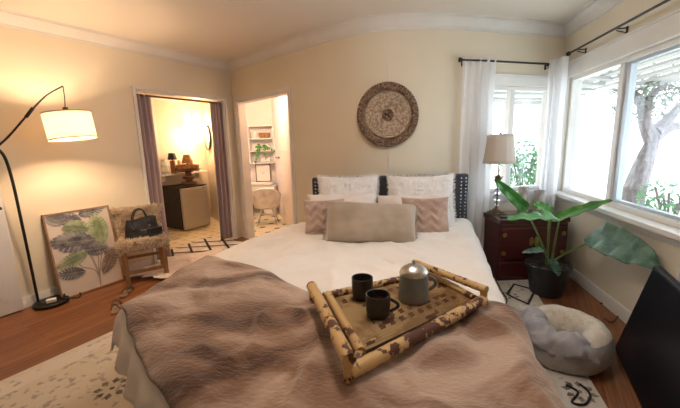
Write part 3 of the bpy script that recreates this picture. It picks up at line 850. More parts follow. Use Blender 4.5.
b.grid(rimf, 280, 10); b.build('woven_rim', M['basketd'], wb, off=wb.location)

# ------------------------------------------------------------------ chest, lamp, vases
ch = thing('bedside_chest', 'dark red lacquered chest with brass fittings right of the bed', 'chest', (1.79, 3.235, 0), .02)
CW, CD, CH = .64, .36, .60
b = MB(); b.box((0, 0, .305), (CW, CD, .53)); b.box((0, 0, .03), (CW*.94, CD*.9, .06)); b.build('chest_body', M['chestw'], ch, smooth=False, bevel=.006)
b = MB(); b.box((0, 0, .595), (CW+.025, CD+.02, .05)); b.build('chest_top', M['chestt'], ch, smooth=False, bevel=.008)
for s in (-1, 1):
    b = MB(); b.box((s*CW*.245, -CD/2-.006, .38), (CW*.47, .014, .3)); d = b.build('door', M['chestw'], ch, smooth=False, bevel=.004)
    b = MB(); b.lathe([(.001, .012), (.022, .01), (.043, .004), (.045, 0)], (s*.0225+s*.0, -CD/2-.012, .40), 20, Matrix.Rotation(PI/2, 3, 'X'), sx=.5)
    b.build('brass_plate', M['brass'], d)
    for z in (.47, .29):
        b = MB(); b.lathe([(.001, .006), (.02, .005), (.022, 0)], (s*(CW*.48-.03), -CD/2-.012, z), 16, Matrix.Rotation(PI/2, 3, 'X')); b.build('hinge_plate', M['brass'], d)
b = MB(); b.box((0, -CD/2-.006, .13), (CW*.96, .014, .14)); d = b.build('drawer', M['chestw'], ch, smooth=False, bevel=.004)
b = MB(); b.tube(arc((-.035, -CD/2-.014, .14), (0, -CD/2-.035, .11), (.035, -CD/2-.014, .14)), .004, 6); b.build('drawer_pull', M['brass'], d)
CT = .62
lp = thing('table_lamp', 'crystal column table lamp with cream drum shade on the red chest', 'lamp', (1.525, 3.25, CT))
b = MB(); b.box((0, 0, .012), (.13, .13, .024)); b.box((0, 0, .03), (.1, .1, .014)); b.lathe([(.04, .036), (.042, .05), (.03, .062), (.014, .07), (.012, .085)], n=20); b.build('base', M['abrass'], lp, smooth=True, bevel=.002)
b = MB()
for z, r in ((.11, .026), (.165, .035), (.225, .03), (.275, .022)):
    b.lathe([(r*math.sin(t*PI/10)+.001, z-r*math.cos(t*PI/10)) for t in range(11)], n=16)
b.build('crystal_column', M['crystal'], lp)
b = MB()
for z in (.083, .137, .198, .252, .298): b.lathe([(.008, z-.006), (.018, z-.003), (.018, z+.003), (.008, z+.006)], n=16)
b.tube([(0, 0, .08), (0, 0, .56)], .005, 8)
for k in range(8):
    a = k*PI/4; b.tube(arc((.01*math.cos(a), .01*math.sin(a), .3), (.02*math.cos(a), .02*math.sin(a), .36), (.045*math.cos(a), .045*math.sin(a), .375), 6), [.006]*4+[.005, .004, .002], 6)
b.lathe([(.01, .3), (.018, .34), (.024, .375), (.006, .39), (.006, .47)], n=16)
b.build('metal_stem', M['abrass'], lp)
b = MB(); b.grid(lambda u, v: V(((.145-.035*v**.8)*math.cos(u*2*PI)*(1+.006*math.cos(u*2*PI*16)), (.145-.035*v**.8)*math.sin(u*2*PI)*(1+.006*math.cos(u*2*PI*16)), .5+.27*v)), 128, 6)
b.build('lamp_shade', M['shadew'], lp, thick=.002)
b = MB(); b.lathe([(.005, .77), (.012, .775), (.008, .785), (.001, .79)], n=12)
for k in range(3): a = k*2*PI/3; b.tube([(0, 0, .765), (.108*math.cos(a), .108*math.sin(a), .765)], .0025, 6)
b.tube([(0, 0, .5), (0, 0, .77)], .003, 6)
b.build('finial', M['abrass'], lp)
for (x, y, rr, h, lab) in ((1.80, 3.29, .046, .26, 'grey textured cylinder vase at the left of a pair beneath the window'), (1.93, 3.24, .05, .23, 'grey textured cylinder vase standing right in the pair beneath the window')):
    b = MB(); b.lathe([(.001, 0), (rr, 0), (rr*1.02, .01), (rr, h*.5), (rr*1.03, h-.006), (rr*.98, h), (rr*.86, h-.004), (rr*.84, h*.4), (.001, h*.38)], n=28)
    o = b.build('cylinder_vase', M['vase'], loc=(x, y, CT)); tag(o, lab, 'vase', 'cylinder vases on the chest')
b = MB(); b.box((0, 0, .005), (.11, .17, .01)); o = b.build('phone', M['tv'], loc=(1.60, 3.125, CT), rz=1.2, smooth=False, bevel=.003); tag(o, 'flat phone with bright reflection lying on the red chest', 'phone')

# ------------------------------------------------------------------ potted plant
pl = thing('potted_plant', 'large leafed green elephant ear plant in a dark pot by the chest', 'plant', (1.79, 2.80, 0))
po = pl.location
b = MB(); b.lathe([(.001, .0), (.118, 0), (.125, .01), (.165, .235), (.18, .24), (.182, .275), (.172, .278), (.165, .255), (.001, .25)], n=40); b.build('pot', M['potm'], pl)
b = MB(); b.grid(lambda u, v: V((.164*v*math.cos(u*2*PI), .164*v*math.sin(u*2*PI), .256+.012*noise.noise(V((v*9*math.cos(u*6.28), v*9*math.sin(u*6.28), 1))))), 32, 8); b.build('soil', M['soil'], pl)
def leaf(b, base_, tip, up, w, lobe=.25, wave=.05, curl=0, seed=0):
    ax = (tip-base_); L = ax.length; ax.normalize(); sd = ax.cross(up).normalized(); nn = sd.cross(ax).normalized()
    def fn(i, j):
        s = -lobe+(1+lobe)*j; t = 2*i-1
        if s < 0: ww = w*(.75*math.sqrt(max(0, 1-(s/lobe)**2)))+.0; inn = .12*w*(-s/lobe)
        else: ww = w*(.75+.6*s)*(1-s)**.62 if s < 1 else 0; ww = min(ww, w*1.02); inn = 0
        x = s*L; y = t*ww
        if s < 0: y = math.copysign(inn+abs(t)*max(ww-inn, 0), t) if abs(t) > .01 else 0
        z = abs(t)*ww*.28-(s*s)*L*curl+wave*w*math.sin(s*19+(1 if t > 0 else -1)*1.3+seed)*abs(t)**1.5-.012*math.cos(s*40)*(1-abs(t))*abs(t)
        return base_+ax*x+sd*y+nn*z
    b.grid(fn, 14, 26)
crown_p = V((1.79, 2.80, .27))
LV = [ # base px,Y / tip px,Y / up / half width
 ((523, 206, 2.72), (497, 181, 2.60), (-.5, -.8, .3), .06, 'leaf', .10),
 ((551, 218, 2.60), (508, 216, 2.45), (0, -.35, 1), .075, 'leaf', .06),
 ((549, 212, 2.92), (533, 203, 2.98), (0, -.6, .8), .085, 'leaf', .02),
 ((560, 217, 2.72), (611, 199, 2.45), (-.1, -.7, .75), .062, 'leaf', .05),
 ((604, 238, 2.42), (655, 262, 1.98), (-.55, -.75, .35), .15, 'leafb', .12),
 ((552, 262, 2.66), (560, 276, 2.60), (0, -.8, .5), .05, 'leafb', .1),
 ((540, 250, 2.70), (523, 252, 2.62), (0, -.6, .7), .035, 'leafb', .05),
 ((541, 250, 2.78), (536, 243, 2.78), (-.7, -.6, .2), .03, 'leaf', .05)]
for k, (bp_, tp_, up, w, mm, cu) in enumerate(LV):
    B = aty(*bp_); T = aty(*tp_)
    b = MB(); leaf(b, B, T, V(up), w, wave=.16 if k == 4 else .12, curl=cu, seed=k, lobe=.3 if k == 4 else .18)
    lf = b.build('leaf', M[mm], pl, off=po, thick=.002)
    b = MB(); st = crown_p+V((.02*math.cos(k*1.9), .02*math.sin(k*1.9), -.02))
    mid = st.lerp(B, .5)+V((0, 0, .06)); rr = .011 if k < 5 else .006
    q = arc(st, mid, B, 14); b.tube(q, [rr*(1-.5*i/14) for i in range(15)], 8); b.build('petiole', M['petiole'], pl, off=po)

# ------------------------------------------------------------------ pet bed
pb = thing('pet_bed', 'round plush donut pet bed in grey and cream on the floor', 'pet bed', (1.37, 1.93, .012))
def tor(u, v, R0=.168, rx=.082, rz_=.11, zc=.115, nzs=.012, grow=0):
    a = u*2*PI; c = v*2*PI
    p = V(((R0+(rx+grow)*math.cos(c))*math.cos(a), (R0+(rx+grow)*math.cos(c))*math.sin(a), zc+(rz_+grow)*math.sin(c)))
    d = V((math.cos(c)*math.cos(a), math.cos(c)*math.sin(a), math.sin(c)))
    p += d*(nz(p, 8, 2)*nzs*1.6+nz(p, 30, 4)*nzs*.5); p.z += .015*math.sin(a+1)
    p.z = max(p.z, 0)
    return p
b = MB(); b.grid(lambda u, v: tor(u, v), 72, 28); b.build('bolster', M['petc'], pb)
b = MB(); b.grid(lambda u, v: tor(.02+u*1.0, -.30+v*.42, grow=.005), 72, 16); b.build('outer_cover', M['petg'], pb)
b = MB(); b.grid(lambda u, v: tor(.40+u*.36, .03+v*.42+.02*math.sin(u*17), grow=.011+.005*math.sin(u*34+v*5), nzs=.03), 60, 20); b.build('fabric_flap', M['petl'], pb, thick=.004)
b = MB(); b.grid(lambda u, v: V((.12*v*math.cos(u*2*PI), .12*v*math.sin(u*2*PI), .085-.02*v*v+.008*noise.noise(V((u*9, v*4, 0))))), 36, 8); b.build('cushion', M['petc'], pb)

# ------------------------------------------------------------------ rugs
def flat_rug(name, label, pts, z, h, mats, extra=None, cat='rug'):
    b = MB(); b.poly([(p[0], p[1], z) for p in pts], h)
    c = sum((V((p[0], p[1], 0)) for p in pts), V())/len(pts)
    if extra: extra(b)
    o = b.build(name, mats, off=c, smooth=False); return tag(o, label, cat)
def q2(px, py, z=0): p = atz(px, py, z); return (p.x, p.y)
rugpts = [(-2.75, .62), (-1.25, 3.12), (1.88, 3.38), (1.05, .62)]
def rg(b):
    z = .0125
    def pp(u, v): 
        a = V((rugpts[0][0], rugpts[0][1])).lerp(V(rugpts[1]), v); c = V((rugpts[3][0], rugpts[3][1])).lerp(V(rugpts[2]), v); r = a.lerp(c, u); return (r.x, r.y, z)
    def st(u0, u1, v0, v1, m):
        b.mi = m; b.add([pp(u0, v0), pp(u1, v0), pp(u1, v1), pp(u0, v1)], [(0, 1, 2, 3)])
    st(0, 1, 0, 1, 0); z += .0006
    for (u0, u1) in ((0, .018), (.055, .062), (.938, .945), (.982, 1)): st(u0, u1, 0, 1, 2)
    st(.018, .055, 0, 1, 1); st(.945, .982, 0, 1, 1)
    z += .0006
    b.mi = 3
    # medallions
    for (cx, cy, R_) in ((-1.32, 1.72, .10), (-1.62, 1.42, .05), (-1.2, 1.3, .06), (1.25, 1.6, .09), (1.45, 2.75, .08), (-1.85, 1.25, .08)):
        for k in range(8):
            a = k*PI/4+.3; c = V((cx+R_*.68*math.cos(a), cy+R_*.68*math.sin(a), z))
            e = V((math.cos(a), math.sin(a), 0)); f = V((-e.y, e.x, 0))
            b.add([c-e*R_*.26, c+f*R_*.2, c+e*R_*.3, c-f*R_*.2], [(0, 1, 2, 3)])
        if R_ > .055: b.add([V((cx+R_*.14*math.cos(i*PI/4), cy+R_*.14*math.sin(i*PI/4), z)) for i in range(8)], [tuple(range(8))])
flat_rug('area_rug', 'large faded beige oriental rug running under the bed', rugpts, .0, .012, [M['rug'], M['rugborder'], M['rugp'], M['rugdark']], rg)
# white shag with black diamonds
A_ = V(q2(166, 251)); B_ = V(q2(238, 236)); e1 = (B_-A_)
A_ = V((-2.38, 4.12)); e1 = V((.41, .79)); e2 = V((.88, -.47))*1.0
def sh(u, v, z=.024): p = A_+e1*u+e2*v*1.0; return V((p.x, p.y, z))
b = MB(); nU, nV = 40, 60
b.grid(lambda i, j: sh(i, j, .022+.006*noise.noise(V((i*30, j*40, 0)))), nU, nV)
b.poly([sh(0, 0, .003), sh(1, 0, .003), sh(1, 1, .003), sh(0, 1, .003)], .018)
b.mi = 1
def ln(p, q, w=.015):
    p, q = V(p), V(q); d = (q-p); n = V((-d.y, d.x)).normalized()*w/2 if False else None
    P0, P1 = sh(p.x, p.y, .031), sh(q.x, q.y, .031); dd = (P1-P0).normalized(); n = V((-dd.y, dd.x, 0))*w
    b.add([P0-n, P1-n, P1+n, P0+n], [(0, 1, 2, 3)])
for k in range(-3, 7):
    def cl(u0, v0, u1, v1):
        # clip by sampling
        pts = [(u0+(u1-u0)*t/60, v0+(v1-v0)*t/60) for t in range(61)]
        pts = [p for p in pts if .02 < p[0] < .98 and .02 < p[1] < .98]
        if len(pts) > 2: ln(pts[0], pts[-1])
    cl(k*.3, 0, k*.3+.9, 1.2); cl(k*.3, 0, k*.3-.9, 1.2)
o = b.build('shag_rug', [M['shag'], M['shagk']], off=sh(.5, .5, 0), smooth=False); tag(o, 'white shag rug with black diamond lines before the closet opening', 'rug')
# pale fur rug, wavy outline
ol = []
for k in range(64):
    a = 2*PI*k/64; r = .46+.05*math.sin(5*a)+.03*math.sin(11*a+1)+.02*math.sin(17*a)
    ol.append((r*1.15*math.cos(a), r*.68*math.sin(a)))
fa = math.radians(48); fc = V((-1.80, 3.76))
def fr(x, y, z): return V((fc.x+x*math.cos(fa)-y*math.sin(fa), fc.y+x*math.sin(fa)+y*math.cos(fa), z))
b = MB(); b.grid(lambda i, j: fr(ol[int(round(i*64)) % 64][0]*j, ol[int(round(i*64)) % 64][1]*j, .034+.014*(1-j**6)+.007*noise.noise(V((i*50, j*12, 1)))), 64, 14)
b.poly([fr(x, y, .032) for x, y in ol], .003)
o = b.build('fur_rug', M['pinkfur'], off=fr(0, 0, 0)); tag(o, 'pale pink fluffy fur rug with scalloped edge beside the bed', 'rug')

# ------------------------------------------------------------------ accent chair, sheepskin, bag
fx = V((-dl.x, -dl.y, 0)); fx = V((.83, .56, 0))
crz = math.atan2(fx.y, fx.x)
cc = V((-2.075, 3.44, 0))
chair = thing('accent_chair', 'small low light wood chair with open frame against the left wall', 'chair', cc, crz)
# local: x along wall, -y into room
W_, D_ = .35, .28
for (x, y, h) in ((-W_/2, -D_/2, .40), (W_/2, -D_/2, .40), (-W_/2, D_/2, .40), (W_/2, D_/2, .40)):
    b = MB(); b.box((x, y, h/2), (.042, .03, h)); b.build('leg', M['ltwood'], chair, smooth=False, bevel=.004)
b = MB(); b.box((0, 0, .385), (W_+.03, D_+.03, .035)); b.build('seat', M['ltwood'], chair, smooth=False, bevel=.006)
b = MB(); b.box((0, -D_/2, .12), (W_, .02, .035)); b.build('stretcher', M['ltwood'], chair, smooth=False, bevel=.003)
b = MB(); b.box((0, D_/2, .2), (W_, .02, .03)); b.build('stretcher', M['ltwood'], chair, smooth=False, bevel=.003)
for s in (-1, 1):
    b = MB(); b.tube([(s*W_/2*.95, D_/2, .38), (s*W_/2*.95, D_/2+.04, .69)], .016, 8); b.build('back_post', M['ltwood'], chair)
for z in (.49, .58, .66):
    b = MB(); b.box((0, D_/2+.01+.04*(z-.38)/.36, z), (W_*.95, .016, .05)); b.build('back_slat', M['ltwood'], chair, smooth=False, bevel=.004)
# sheepskin over back and seat
cm = Matrix.Rotation(crz, 3, 'Z')
def skin(u, v):
    x = (u-.5)*(.41+.03*math.sin(v*9))
    prof = spline([(0, -D_/2-.04, .33), (0, -D_/2-.035, .405), (0, -D_/2+.03, .425), (0, 0, .42), (0, D_/2-.05, .425), (0, D_/2-.03, .5), (0, D_/2+.005, .66), (0, D_/2+.03, .70), (0, D_/2+.06, .71), (0, D_/2+.07, .65)], 4)
    p = samp(prof, v); q = V((x, p.y, p.z)); e = max(0, abs(u-.5)*2-.82)
    q.z -= e*.22*(1 if v < .5 else .1); 
    if v > .5: q.y += e*.12
    nn = V((0, -.7 if v > .45 else 0, .7))
    q += nn*(nz(q, 22, 3)*.018+.012)
    return cc+cm @ q
b = MB(); b.grid(skin, 30, 50)
def sb(rnd):
    u, v = rnd.random(), rnd.random(); p = skin(u, v)
    return p, (cm @ V(((u-.5)*1.6, -.6 if v > .45 else -.2, .4 if v > .45 else .9))).normalized()
b.tufts(sb, 5000, .04, .0035, 5, .6)
o = b.build('sheepskin', M['cfur'], off=cc+V((0, 0, .42)), thick=.006); tag(o, 'tan shaggy sheepskin draped over the small wooden chair', 'sheepskin')
# handbag
hb_c = cc+cm @ V((.01, -.03, .452))
bag = thing('handbag', 'black leather handbag with two handles resting on the sheepskin', 'bag', hb_c, crz+.1)
b = MB()
def bagf(u, v):
    a = u*2*PI; w = .165*(1-.18*v); d = .075*(1-.55*v); ex = .55
    x = w*math.copysign(abs(math.cos(a))**ex, math.cos(a)); y = d*math.copysign(abs(math.sin(a))**ex, math.sin(a))
    z = .0+.19*v; p = V((x, y, z)); k = noise.noise(p*14)*.009
    return p+V((k, k, -.015*v*math.cos(a*1)**2*0+.01*v*math.sin(x*20)))
b.grid(bagf, 48, 14); b.grid(lambda u, v: bagf(u, 1)*(1-v)+V((0, 0, .182))*v, 48, 3); b.grid(lambda u, v: V((bagf(u, 0).x*v, bagf(u, 0).y*v, 0)), 48, 2)
b.build('bag_body', M['leather'], bag)
for s in (-1, 1):
    b = MB(); b.tube(spline([(-.085, s*.045, .12), (-.075, s*.04, .2), (-.04, s*.03, .275), (.02, s*.03, .275), (.05, s*.04, .2), (.06, s*.045, .12)], 6), .0065, 8); b.build('handle', M['leather'], bag)
for c_b, s_b in (((-.085, -.058, .11), (.02, .01, .03)), ((.06, -.058, .11), (.02, .01, .03)), ((0, -.066, .075), (.05, .008, .014))):
    b = MB(); b.box(c_b, s_b); b.build('buckle', M['nail'], bag, smooth=False, bevel=.002)
b = MB(); b.box((.1, -.085, .045), (.13, .04, .085), .15); b.tube(spline([(.04, -.1, .05), (.06, -.13, .02), (.12, -.135, .02), (.17, -.11, .05)]), .005, 6); b.build('front_pocket', M['leather'], bag, bevel=.012)

# sandals
def sandal(label, px, py, rz):
    p = atz(px, py, 0); g = thing('sandal', label, 'sandal', (p.x, p.y, .001), rz, 'sandals on the wood floor')
    b = MB(); ol = [(.0, -.125), (.03, -.115), (.036, -.07), (.028, 0), (.042, .06), (.04, .1), (.015, .128), (-.02, .122), (-.036, .09), (-.034, .04), (-.024, -.02), (-.03, -.08), (-.022, -.115)]
    b.poly([(x, y, 0) for x, y in ol], .018); b.build('sole', M['sole'], g, smooth=False, bevel=.004)
    b = MB()
    b.grid(lambda u, v: V((-.04+.08*u, .035+.045*v+.01*math.sin(u*PI), .018+.036*math.sin(u*PI))), 14, 3)
    b.build('toe_strap', M['sandal'], g, thick=.004)
    b = MB(); b.grid(lambda u, v: V((-.03+.065*u, -.06+.016*v, .018+.045*math.sin(u*PI))), 14, 2); b.build('ankle_strap', M['sandal'], g, thick=.004)
sandal('brown leather sandal nearer the rug corner, toe towards the wall', 116, 309, .5)
sandal('brown leather sandal lying closer to the chair leg', 127, 293, .25)

# ------------------------------------------------------------------ botanical picture
pBL, _a = on(path_left, s_of(path_left, (-2.63, 3.06)), .10, 0); 
sb0 = s_of(path_left, (-2.66, 2.97)); PW, PH = .54, .79
PS_ = 1.18
pic = thing('botanical_picture', 'framed print of blue and green tropical leaves leaning on the left wall', 'picture', on(path_left, sb0+PW/2, .13, 0)[0], math.atan2(-dl.y, -dl.x))
tl = .14
mt = Matrix.Rotation(-tl, 3, 'X')
def pc(x, z, y=0): return mt @ V((x, y, z))
# local: x along wall, +y towards the wall
b = MB()
for (x, z, w, h) in ((0, .006, PW, .012), (0, PH-.006, PW, .012), (-PW/2+.006, PH/2, .012, PH), (PW/2-.006, PH/2, .012, PH)):
    b.box(pc(x, z+.002), (w, .03, h), mtx=mt)
b.build('picture_frame', M['frame'], pic, smooth=False, bevel=.001)
b = MB(); b.add([pc(-PW/2+.01, .01, -.006), pc(PW/2-.01, .01, -.006), pc(PW/2-.01, PH-.01, -.006), pc(-PW/2+.01, PH-.01, -.006)], [(0, 1, 2, 3)])
b.add([pc(-PW/2+.01, .01, .01), pc(PW/2-.01, .01, .01), pc(PW/2-.01, PH-.01, .01), pc(-PW/2+.01, PH-.01, .01)], [(0, 3, 2, 1)])
layer = [0]
def inside(x, z): return max(-PW/2+.013, min(PW/2-.013, x)), max(.014, min(PH-.014, z))
def pleaf(x, z, ang, L, w, mi, split=9):
    x, z, L, w = x*1.08, z*1.2, L*1.2, w*1.2
    layer[0] += 1; y = -.007-.0003*layer[0]
    ca, sa = math.cos(ang), math.sin(ang)
    def tr(s, t): X, Z = inside(x+s*ca-t*sa, z+s*sa+t*ca); return pc(X, Z, y)
    def hw(s): return w*(max(0, math.sin(PI*min(1, (s/L+.18)/1.18)**.85)))**.75
    b.mi = mi
    for sd in (-1, 1):
        for k in range(split):
            s0, s1 = -.12*L+k/split*1.1*L, -.12*L+(k+.78)/split*1.1*L
            sk = .22*L*(1-k/split*.3)
            b.add([tr(s0, 0), tr(s1, 0), tr(min(s1+sk*.8, L*1.02), sd*hw(s1)*.97), tr(min(s0+sk*.8, L), sd*hw(s0+.02))], [(0, 1, 2, 3)])
            b.add([tr(s0, 0), tr(s0+1.1*L/split, 0), tr(s0+1.1*L/split+sk*.3, sd*hw(s0+.03)*.45), tr(s0+sk*.3, sd*hw(s0)*.45)], [(0, 1, 2, 3)])
    y -= .0002; b.mi = 5
    b.add([tr(-.1*L, -.002), tr(L, -.001), tr(L, .001), tr(-.1*L, .002)], [(0, 1, 2, 3)])
def pstem(pts, mi=4, w=.004):
    layer[0] += 1; y = -.007-.0003*layer[0]; b.mi = mi
    q = spline([(p[0]*1.08, 0, p[1]*1.2) for p in pts], 6)
    for a, c in zip(q[:-1], q[1:]):
        d = (c-a).normalized(); n = V((-d.z, 0, d.x))*w
        vs = [a-n, c-n, c+n, a+n]; b.add([pc(*inside(p.x, p.z), y) for p in vs], [(0, 1, 2, 3)])
for e in [(-.02, .5), (.08, .42), (.14, .5), (-.1, .3), (.02, .36), (.16, .2)]:
    pstem([(.05, .02), (.05+e[0]*.15, .15), (e[0]*.8+.02, e[1]*.7), e])
pleaf(.0, .56, 2.6, .22, .06, 1); pleaf(.02, .62, .4, .2, .07, 1)
pleaf(-.08, .42, 2.95, .16, .05, 1); pleaf(-.13, .58, 2.5, .12, .05, 1)
pleaf(-.12, .53, -.25, .18, .075, 2); pleaf(.13, .36, 1.6, .25, .075, 3, 11)
pleaf(.06, .4, 3.0, .27, .085, 1); pleaf(.0, .33, -.1, .16, .06, 1); pleaf(-.02, .3, 3.4, .2, .055, 2)
pleaf(-.06, .17, 3.0, .17, .05, 1); pleaf(.1, .12, .95, .2, .055, 4); pleaf(.14, .25, .4, .1, .04, 4)
b.build('print', [M['canvas'], M['pl1'], M['pl2'], M['pl3'], M['pl4'], M['plv']], pic, smooth=False)

# ------------------------------------------------------------------ arc floor lamp
bs = atz(46, 304, 0)
bs = atz(45, 304, 0); bs.x = max(bs.x, -2.60)
lampr = thing('arc_floor_lamp', 'black arched floor lamp with glowing drum shade by the door', 'lamp', (bs.x, bs.y, 0))
lo = lampr.location
b = MB(); b.lathe([(.001, 0), (.125, 0), (.128, .006), (.128, .026), (.12, .032), (.001, .034)], n=40); b.build('base', M['black'], lampr)
LY = bs.y
j0 = aty(4, 156, LY-.10); j1 = aty(-3, 146, LY-.12)
pb_ = aty(38.5, 303, LY-.01); pb_.z = .03
b = MB(); q = [pb_, aty(27.5, 250, LY-.02), aty(16, 196, LY-.05)]+spline([aty(16, 196, LY-.05), aty(10, 172, LY-.08), j0, aty(-4, 147, LY-.12)], 6)[1:]
b.tube(q, .011, 10); b.build('pole', M['black'], lampr, off=lo)
hd = V((-2.13, 2.98, 1.565))
sc0 = aty(70, 125, 2.86)
top = aty(63, 86, 2.86)
b = MB(); q = spline([aty(-6, 149, LY-.12), aty(8, 137, LY-.05), aty(30, 112, LY), aty(46, 96, 2.82), top], 8)
b.tube(q, [.009-.00012*i for i in range(len(q))], 10)
b.tube([aty(26, 117, LY), aty(33, 108, LY+.005)], .013, 10)
b.build('arm', M['black'], lampr, off=lo)
cS = aty(70, 126, 2.86); sr = .162; shh = .205
tilt_m = Matrix.Rotation(math.radians(-6), 3, 'Y')
capp = cS+tilt_m @ V((0, 0, shh/2+.045))
b = MB(); b.tube([top, top.lerp(capp, .6)+V((.004, 0, 0)), capp], .0035, 6); b.build('cord', M['black'], lampr, off=lo)
b = MB(); b.tube([cS+tilt_m @ V((0, 0, shh/2-.06)), capp], [.02, .018], 14)
for k in range(3):
    a = k*2*PI/3; b.tube([cS+tilt_m @ V((0, 0, shh/2-.01)), cS+tilt_m @ V((sr*math.cos(a), sr*math.sin(a), shh/2-.004))], .002, 6)
b.build('socket', M['black'], lampr, off=lo)
b = MB(); b.grid(lambda u, v: cS+tilt_m @ V((sr*math.cos(u*2*PI), sr*math.sin(u*2*PI), (v-.5)*shh)), 56, 4); shd = b.build('lamp_shade', M['shadel'], lampr, off=lo, thick=.002)
b = MB()
for s in (-1, 1):
    b.grid(lambda u, v, s=s: cS+tilt_m @ V(((sr+.002)*math.cos(u*2*PI), (sr+.002)*math.sin(u*2*PI), s*shh/2+(v-.5)*.009)), 56, 1)
b.build('shade_band', M['band'], shd, off=(0, 0, 0)).location = -V(lo) if False else (0, 0, 0)
bpy.data.objects['shade_band'].data.transform(Matrix.Translation(-V(lo)))
b = MB(); bc = cS+V((0, 0, -.005)); b.lathe([(.0285*math.sin(t*PI/8)+.0005, -.03*math.cos(t*PI/8)) for t in range(9)], bc, 14); b.build('bulb', M['bulb'], lampr, off=lo)
bulb_loc = cS+V((0, 0, -.005))
# cords by lamp base
def loop_cord(name, label, pts, r, m, cat='cord'):
    q = spline(pts, 8); b = MB(); b.tube(q, r, 7); o = b.build(name, m, off=V(pts[0])); return tag(o, label, cat)
def fl(px, py, z): p = atz(px, py, z); return (p.x, p.y, z)
w1 = on(path_left, s_of(path_left, (-2.62, 3.02)), .06, .012)[0]
loop_cord('extension_cable', 'black power cord coiled behind the arc lamp base', [(w1.x, w1.y, .15), (w1.x+.03, w1.y-.05, .06), (w1.x+.09, w1.y-.14, .045), (w1.x+.16, w1.y-.06, .012), (w1.x+.1, w1.y+.03, .02), (w1.x+.04, w1.y-.06, .045), (w1.x+.1, w1.y-.12, .05)], .005, M['black'])
ad = MB(); ad.box((0, 0, .016), (.07, .045, .03)); o = ad.build('power_adapter', M['whitep'], loc=(bs.x+.04, bs.y-.04, .035), rz=.6, smooth=False, bevel=.005); tag(o, 'small white power adapter lying on the arc lamp base', 'adapter')

# ------------------------------------------------------------------ curtains
def curtain(name, label, pts, z0, z1, folds, amp, m, flare=0, seed=0, group=None, cat='curtain', nu=120, pinch=None, side=None):
    path = [V(p) for p in pts]; L = plen(path); b = MB()
    def fn(i, j):
        z = z0+(z1-z0)*j
        sfac = 1+flare*(1-j); s = (.5+(i-.5)*sfac)*L if side is None else ((i*sfac) if side > 0 else 1-(1-i)*sfac)*L
        ss = max(0, min(L, s)); p, d = pat(path, ss); p = p+d*(s-ss)
        n = V((d.y, -d.x)); w = amp*math.sin(i*folds*2*PI+seed+.5*math.sin(j*4+seed))*(1-.25*j)+amp*.4*math.sin(i*folds*5.3+seed*2+j*3)
        w += noise.noise(V((i*5, j*3, seed)))*amp*.6
        return V((p.x+n.x*w, p.y+n.y*w, z))
    b.grid(fn, nu, 30)
    c = fn(.5, 0); o = b.build(name, m, off=V((c.x, c.y, z0)), thick=0 if 'sheer' in m.name else .003); return tag(o, label, cat, group)
def offp(path, s, o): p, _ = on(path, s, o, 0); return (p.x, p.y)
sWL = s_of(path_back, (1.16, 3.37))
curtain('window_curtain', 'white sheer curtain left of the small window behind the table lamp', [offp(path_back, sWL-.02, .07), offp(path_back, sWL+.31, .09)], .03, 2.09, 4, .028, M['sheer'], .05, 1, 'white window curtains')
cpts = [offp(path_back, sA+.745, .10), (2.17, 3.50), offp(path_right, .36, .12)]
curtain('window_curtain', 'white sheer curtain hanging in the corner between both windows', cpts,   .03, 2.10, 5, .028, M['sheer'], .1, 2, 'white window curtains')
curtain('window_curtain', 'white curtain at the right edge hiding the end of the long window', [offp(path_right, 2.08, .075), offp(path_right, 2.6, .075)],   .03, 2.12, 6, .03, M['sheer'], .35, 5, 'white window curtains', side=-1)
def rod(name, label, pts, brs, path):
    r = thing(name, label, 'curtain rod', pts[0]); o = V(pts[0])
    b = MB(); b.tube(pts, .009, 10); b.build('rod', M['black'], r, off=o)
    for e, f in ((pts[0], pts[1]), (pts[-1], pts[-2])):
        b = MB(); d = (V(e)-V(f)).normalized(); e = V(e); b.tube([e, e+d*.012, e+d*.016, e+d*.034, e+d*.038], [.012, .012, .02, .02, .008], 14); b.build('finial', M['black'], r, off=o)
    for s in brs:
        p, _ = on(path, s, 0.0, 0); q, _ = on(path, s, .075, 0); zz = o.z
        b = MB(); b.tube([(p.x, p.y, zz-.035), (p.x, p.y, zz+.01)], .01, 8); b.tube([(p.x, p.y, zz), (q.x, q.y, zz)], .005, 8); b.tube([(p.x, p.y, zz-.035), (q.x, q.y, zz-.012)], .004, 8)
        b.build('bracket', M['black'], r, off=o)
P0, P1 = offp(path_back, sWL-.03, .085), offp(path_back, sA+.86, .085)
rod('curtain_rod', 'short black curtain rod over the small back window', [V((P0[0], P0[1], 2.065)), V((*offp(path_back, sA-.02, .09), 2.065)), V((P1[0], P1[1], 2.065))], (sWL+.02, sA+.8), path_back)
P0, P1 = offp(path_right, .33, .085), offp(path_right, 2.6, .085)
rod('curtain_rod', 'long black curtain rod over the large right window', [V((P0[0], P0[1], 2.13)), V((P1[0], P1[1], 2.13))], (.45, 1.05, 2.5), path_right)
# closet curtains
curtain('closet_curtain', 'mauve velvet curtain on the left side of the closet opening', [offp(path_left, oa+.03, -.06), offp(path_left, oa+.21, -.07)], .03, 1.93, 3, .02, M['mauve'], .1, 4, 'mauve closet curtains', side=1)
curtain('closet_curtain', 'mauve velvet curtain on the right side of the closet opening', [offp(path_left, ob-.18, -.07), offp(path_left, ob-.015, -.05)], .03, 1.93, 3, .022, M['mauve'], .25, 7, 'mauve closet curtains', side=-1)
r0, r1 = on(path_left, oa+.02, -.06, 1.925)[0], on(path_left, ob-.02, -.06, 1.925)[0]
b = MB(); b.tube([r0, r1], .012, 10); o = b.build('closet_rod', M['dkwood'], off=r0); tag(o, 'dark wooden rod across the top of the closet opening', 'curtain rod')

